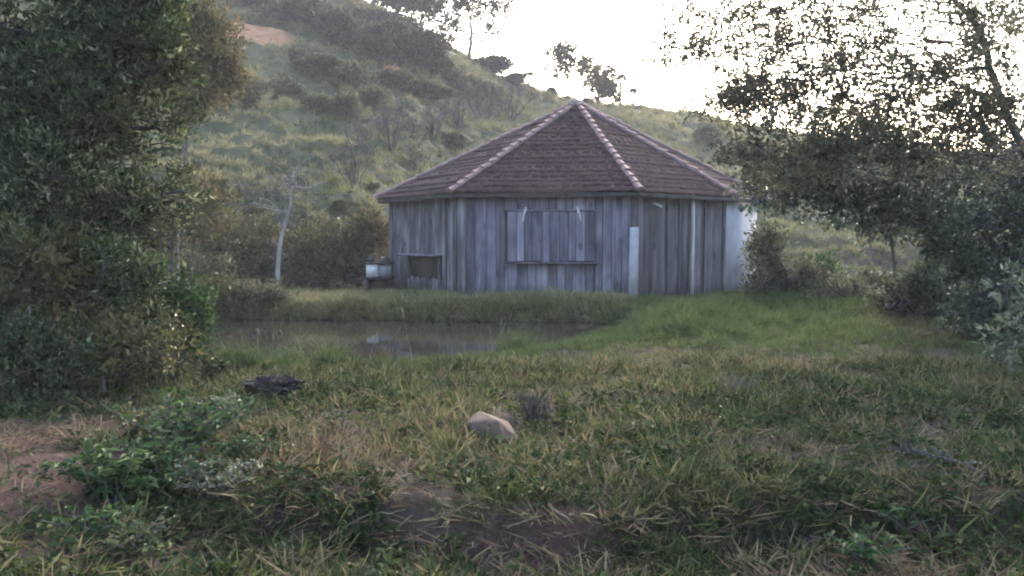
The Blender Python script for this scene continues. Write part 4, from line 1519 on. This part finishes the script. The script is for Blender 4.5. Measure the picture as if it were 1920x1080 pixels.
# tufts in the hill hollows, coloured dark to act as their shadow
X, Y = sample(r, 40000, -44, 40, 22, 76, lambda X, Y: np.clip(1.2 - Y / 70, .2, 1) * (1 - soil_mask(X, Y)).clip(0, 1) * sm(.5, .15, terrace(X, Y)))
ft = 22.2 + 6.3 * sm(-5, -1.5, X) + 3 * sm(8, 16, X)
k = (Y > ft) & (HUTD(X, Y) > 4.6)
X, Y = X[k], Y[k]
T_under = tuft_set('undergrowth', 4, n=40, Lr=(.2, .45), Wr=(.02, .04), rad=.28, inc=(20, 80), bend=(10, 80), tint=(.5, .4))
scatter('hollow_shade_tufts', T_under, np.stack([X, Y, gz(X, Y) - .03], 1), r.uniform(.4, .8, len(X)), .30 + .14 * fbm(X * .2, Y * .2, 151, 2) + .06 * r.normal(0, 1, len(X)), 'green tufts in the hillside hollows, tinted dark as the shade between hummocks', .3, 11, cat='undergrowth', lean=np.array([.4, 0]))
RC = bpy.data.collections.new('rosettes')
for k in range(5):
    RC.objects.link(rosette(500 + k))
X, Y = sample(r, 5200, -6.5, 6.5, 3.0, 8.5, lambda X, Y: (1 - .8 * soil_mask(X, Y)).clip(0, 1) * (.22 + .8 * sm(.0, .5, fbm(X * 1.0, Y * 1.0, 131, 3))) + .3 * np.exp(-((X + 2.2) / .7) ** 2 - ((Y - 5.4) / 1.2) ** 2))
k = pond_sd(X, Y) > .2
X, Y = X[k], Y[k]
scatter('ground_cover', RC, np.stack([X, Y, gz(X, Y) + .01], 1), r.uniform(.6, 1.5, len(X)), .20 + .10 * r.normal(0, 1, len(X)), 'low broad-leaved weeds spread through the foreground turf', .3, 9, cat='weeds')
# crumbs of soil and pebbles on the bare earth
def clod(seed):
    import bmesh
    r = np.random.default_rng(seed)
    bm = bmesh.new()
    for q in unitv(r.normal(0, 1, (11, 3))):
        bm.verts.new(q * r.uniform(.6, 1.1) * (1, 1, .7))
    bmesh.ops.convex_hull(bm, input=bm.verts)
    me = bpy.data.meshes.new('clod')
    bm.to_mesh(me)
    bm.free()
    me.materials.append(M['clod'])
    return bpy.data.objects.new('clod', me)


CC = bpy.data.collections.new('clods')
for k in range(5):
    CC.objects.link(clod(600 + k))
X, Y = sample(r, 24000, -6, 4, 3.0, 8.5, lambda X, Y: (soil_mask(X, Y) * (.35 + .6 * fbm(X * 2, Y * 2, 141, 2))).clip(0, 1))
scatter('soil_crumbs', CC, np.stack([X, Y, gz(X, Y)], 1), .004 + .024 * r.random(len(X)) ** 3, np.zeros(len(X)), 'crumbs of red earth strewn over the bare soil patches', .6, 10, cat='soil')

# ------------------------------------------------------------------ small things in the foreground
def lump(name, mat, c, rad, seed, label, cat, rough=.25, sub=4, freq=2.2, flat=.0):
    import bmesh
    bm = bmesh.new()
    bmesh.ops.create_icosphere(bm, subdivisions=sub, radius=1)
    V = np.array([v.co[:] for v in bm.verts])
    nn = noise3(V[:, 0] * freq + seed, V[:, 1] * freq, V[:, 2] * freq, seed) * rough + noise3(V[:, 0] * freq * 3, V[:, 1] * freq * 3 + seed, V[:, 2] * freq * 3, seed + 1) * rough * .4
    V = V * (1 + nn)[:, None]
    if flat:
        V = np.round(V / flat) * flat * .35 + V * .65
    V = V * np.array(rad)
    for v, q in zip(bm.verts, V):
        v.co = q
    me = bpy.data.meshes.new(name)
    bm.to_mesh(me)
    bm.free()
    me.materials.append(mat)
    if rough < .3:
        me.polygons.foreach_set('use_smooth', np.ones(len(me.polygons), bool))
    return link(name, me, label=label, cat=cat, loc=c)


def hull_rock(name, mat, c, rad, seed, label, cat):
    import bmesh
    r = np.random.default_rng(seed)
    bm = bmesh.new()
    for q in unitv(r.normal(0, 1, (15, 3))):
        bm.verts.new(q * rad * r.uniform(.8, 1.1))
    bmesh.ops.convex_hull(bm, input=bm.verts)
    bmesh.ops.delete(bm, geom=[v for v in bm.verts if not v.link_faces], context='VERTS')
    bmesh.ops.bevel(bm, geom=bm.edges[:], offset=.016, segments=2, affect='EDGES', profile=.6)
    bmesh.ops.triangulate(bm, faces=bm.faces[:])
    bmesh.ops.subdivide_edges(bm, edges=bm.edges[:], cuts=2, use_grid_fill=True)
    for v in bm.verts:
        k_ = float(noise3(v.co.x * 14, v.co.y * 14, v.co.z * 14, seed)) * .006 + float(noise3(v.co.x * 40, v.co.y * 40, v.co.z * 40, seed + 1)) * .003
        v.co += v.co.normalized() * k_
    me = bpy.data.meshes.new(name)
    bm.to_mesh(me)
    bm.free()
    me.materials.append(mat)
    return link(name, me, label=label, cat=cat, loc=c)


P = ground_hit(945, 838)
o = hull_rock('rock', M['rock'], (P[0], P[1] + .06, P[2] + .115), np.array([.31, .2, .18]), 5, 'tan angular rock lying in the middle of the foreground grass', 'rock')
o.rotation_euler = (.15, .25, .4)
P = ground_hit(510, 752)
lump('soil_heap', M['burnt'], (P[0], P[1] + .1, P[2] + .08), (.28, .18, .12), 9, 'low heap of black burnt soil in the grass near the pond', 'soil heap', .42, 5, 4.2)
P = ground_hit(1528, 1030)
lump('stone', M['rock'], (P[0], P[1] + .03, P[2] + .005), (.06, .05, .04), 6, 'small half buried stone near the lower edge of the picture', 'stone', .2, 3, 1.3)


def weed(px, py, h, n, per, leaf, mat, seed, label, spread=.5, Y=None):
    """a broad-leaved weed: several stems with leaves up each"""
    r = np.random.default_rng(seed)
    P = ground_hit(px, py)
    root = bpy.data.objects.new('weed', None)
    COL.objects.link(root)
    root.location = P
    root['label'] = label
    root['category'] = 'weed'
    mb = MB()
    LV, LT, ti, c = [], [], [], 0
    for q in range(n):
        tip = np.array([r.normal(0, spread * h), r.normal(0, spread * h * .8), h * r.uniform(.55, 1.0)])
        st = wiggle(r, (r.normal(0, .03), r.normal(0, .03), -.02), tip, 7, .06, .25)
        mb.tube(st, np.linspace(.006, .002, 7), 4)
        s = r.uniform(.25, 1, per)
        PP = np.stack([np.interp(s, np.linspace(0, 1, 7), st[:, k_]) for k_ in range(3)], 1)
        D = unitv(r.normal(0, 1, (per, 3)) * (1, 1, .35) + (0, 0, .25))
        Nn = unitv(r.normal(0, .4, (per, 3)) + (0, 0, 1))
        L = leaf[0] * r.uniform(.6, 1.2, per)
        V, T = leaf_arrays(PP, D, Nn, L, L * leaf[1] / leaf[0], droop=.2)
        LV.append(V)
        LT.append(T + c)
        c += len(V)
        ti.append(np.repeat(np.clip(r.normal(.5, .25, per), 0, 1), 4))
    link('stems', mb.mesh('stems', M['leaf_olive'] if False else M['bark'], True), parent=root)
    link('leaves', mesh_np('leaves', np.concatenate(LV), tris=np.concatenate(LT), mat=M[mat], attrs={'tint': np.concatenate(ti)}), parent=root)
    return root


weed(215, 955, .40, 36, 18, (.075, .036), 'leaf_fresh', 1, 'bright green leafy weed beside the bare red soil', .42)
weed(270, 955, .30, 40, 18, (.065, .035), 'leaf_fresh', 2, 'dense dark green weed right of the bright one by the red soil', .5)
weed(345, 850, .42, 46, 18, (.06, .03), 'leaf_fresh', 3, 'bushy green weed between the red soil and the black heap', .55)
weed(420, 800, .26, 24, 14, (.055, .03), 'leaf_pale', 4, 'greyish green weed in front of the black heap', .55)
weed(400, 945, .24, 40, 15, (.045, .024), 'leaf_pale', 5, 'blue-green low weed in front of the bushy weed', .7)
weed(250, 1040, .2, 20, 12, (.05, .03), 'leaf', 6, 'low dark weed at the lower edge below the bright weed', .7)
weed(1620, 1065, .16, 20, 12, (.055, .034), 'leaf_fresh', 7, 'small bright weed by the half buried stone', .6)
weed(1690, 990, .16, 20, 12, (.05, .022), 'leaf_fresh', 8, 'yellow-green weed behind the half buried stone', .7)
weed(1750, 880, .14, 14, 10, (.05, .026), 'leaf_blue', 9, 'small dark weed beside the fallen dry branch', .6)
weed(305, 900, .30, 34, 16, (.06, .03), 'leaf_fresh', 10, 'mid green weed between the bright weed and the bushy one', .6)
weed(275, 835, .30, 30, 15, (.055, .028), 'leaf_olive', 11, 'olive weed at the back edge of the red soil', .6)
weed(440, 870, .22, 26, 14, (.05, .026), 'leaf_fresh', 14, 'low green weed right of the bushy weed', .7)
weed(165, 1020, .2, 22, 13, (.05, .028), 'leaf_fresh', 15, 'low weed in front of the bright weed', .7)
for k, (px, py, h) in enumerate(((40, 745, .42), (130, 735, .40), (220, 725, .38), (310, 720, .34), (30, 700, .45), (400, 715, .28))):
    weed(px, py, h, 30, 15, (.07, .032), 'leaf' if k % 2 else 'leaf_olive', 20 + k,
         ('low olive weed at the picture edge under the big tree', 'dark weed second from the picture edge under the big tree', 'olive weed third from the picture edge under the big tree',
          'dark weed fourth from the picture edge under the big tree', 'dark weed behind the others at the picture edge', 'small dark weed at the near tip of the pond')[k] if k != 4 else 'tall olive weed behind the others at the picture edge', .5)


def stalks(name, label, cat, px, py, n, h, spread, mat, seed, head=0.0, w=.004, Y=None):
    r = np.random.default_rng(seed)
    P = ground_hit(px, py) if Y is None else ground_at(px, Y)
    P[2] = max(P[2], .05)
    mb = MB()
    for q in range(n):
        a0 = np.array([r.normal(0, .04 + .1 * spread), r.normal(0, .05), -.02])
        tip = a0 + np.array([r.normal(0, spread), r.normal(0, spread), 1]) * h * r.uniform(.6, 1.05)
        st = wiggle(r, a0, tip, 6, .05)
        mb.tube(st, np.linspace(w, w * .5, 6), 4)
        if head:
            d = st[-1] - st[-2]
            d = d / np.linalg.norm(d)
            mb.tube([st[-1] - d * .01, st[-1] + d * head * .4, st[-1] + d * head], [.004, .012, .003], 5)
    return link(name, mb.mesh(name, M[mat], True), label=label, cat=cat, loc=P)


stalks('dry_tuft', 'dark dried upright tuft just behind the tan rock', 'tuft', 1003, 800, 110, .30, .22, 'bark_dark', 3, w=.0035)
stalks('dry_tuft', 'thin brown dried tuft in the grass right of the rock', 'tuft', 1385, 750, 60, .28, .25, 'bark', 4, w=.003)
stalks('seed_stalk', 'bent pale grass stalk rising from the pond edge in the middle', 'stalk', 790, 690, 1, .62, .12, 'straw', 8, head=.16, w=.007)
for k, (px, Y, lb) in enumerate(((530, 10.5, 'pale seed heads at the near shore by the fresh green shrub'), (700, 10.7, 'pale seed heads on the near shore left of the bent stalk'), (930, 12.0, 'pale seed heads on the near shore right of the bent stalk'), (1090, 14.6, 'pale seed heads at the corner of the pond below the hut'))):
    stalks('seed_stalks', lb, 'stalks', px, 0, 4, .42, .35, 'straw', 30 + k, head=.09, w=.004, Y=Y)
# pale curled stick on the soil and a stub of wood
for k, (pts, rad, lb) in enumerate(((((1030, 965), (1055, 990), (1075, 1005)), .008, 'short pale curved stick on the red soil patch'), (((1500, 1072), (1507, 1040), (1510, 1025)), .010, 'pale stub of wood upright at the lower edge'),
                                    (((950, 1010), (1000, 985), (1040, 940)), .006, 'straight pale stick slanting across the soil patch'), (((640, 1010), (700, 985), (760, 965)), .006, 'thin pale stick lying in the turf near the lower edge'))):
    Q3 = []
    for (x_, y_) in pts:
        q = ground_hit(x_, y_)
        Q3.append(q + (0, 0, .03))
    mb = MB()
    Q3 = np.array(Q3)
    Q4 = np.concatenate([wiggle(np.random.default_rng(60 + k), Q3[0], Q3[1], 5, .10, .1)[:-1], wiggle(np.random.default_rng(80 + k), Q3[1], Q3[2], 5, .12)])
    mb.tube(Q4 - Q3[0], np.linspace(rad, rad * .5, 9), 6)
    link('stick', mb.mesh('stick', M['straw'], True), label=lb, cat='stick', loc=Q3[0])
# fallen dry branch at the right
r = np.random.default_rng(12)
root = bpy.data.objects.new('fallen_branch', None)
COL.objects.link(root)
P0 = ground_hit(1925, 960) + (0, 0, .06)
root.location = P0
root['label'] = 'dark bare fallen branch arching over the grass at the picture edge'
root['category'] = 'branch'
mb = MB()
main = np.array([P0 + (.12, -.05, .0), P0, at(1860, 895, P0[1] + .25), at(1800, 868, P0[1] + .45), at(1740, 850, P0[1] + .6), at(1690, 838, P0[1] + .7)])
for q in main[2:]:
    q[2] = max(q[2], g1(q[0], q[1]) + .05)
mb.tube(main - P0, [.011, .011, .009, .007, .005, .003], 6)
link('stem', mb.mesh('stem', M['bark_dark'], True), parent=root)
for q in range(34):
    s = r.uniform(.3, 1)
    a0 = np.array([np.interp(s, np.linspace(0, 1, 6), main[:, k_]) for k_ in range(3)])
    tip = a0 + (r.normal(-.12, .16), r.normal(0, .16), r.uniform(-.06, .17))
    tip[2] = max(tip[2], g1(tip[0], tip[1]) + .03)
    mb = MB()
    mb.tube(wiggle(r, a0, tip, 5, .1) - P0, np.linspace(.004, .0015, 5), 4)
    link('twig', mb.mesh('twig', M['bark_dark'], True), parent=root)

# ------------------------------------------------------------------ haze volume, added to stand in for lens glare over the hill
mb = MB()
mb.box((0, 44, 14), (190, 100, 33))
m = bpy.data.materials.new('glare_haze')
m.use_nodes = True
t = m.node_tree
t.nodes.clear()
out = t.nodes.new('ShaderNodeOutputMaterial')
pv = t.nodes.new('ShaderNodeVolumePrincipled')
pv.inputs['Color'].default_value = (.92, .88, .90, 1)
pv.inputs['Density'].default_value = .0016
pv.inputs['Anisotropy'].default_value = 0.0
t.links.new(pv.outputs[0], out.inputs['Volume'])
link('haze', mb.mesh('haze', m), kind='stuff')
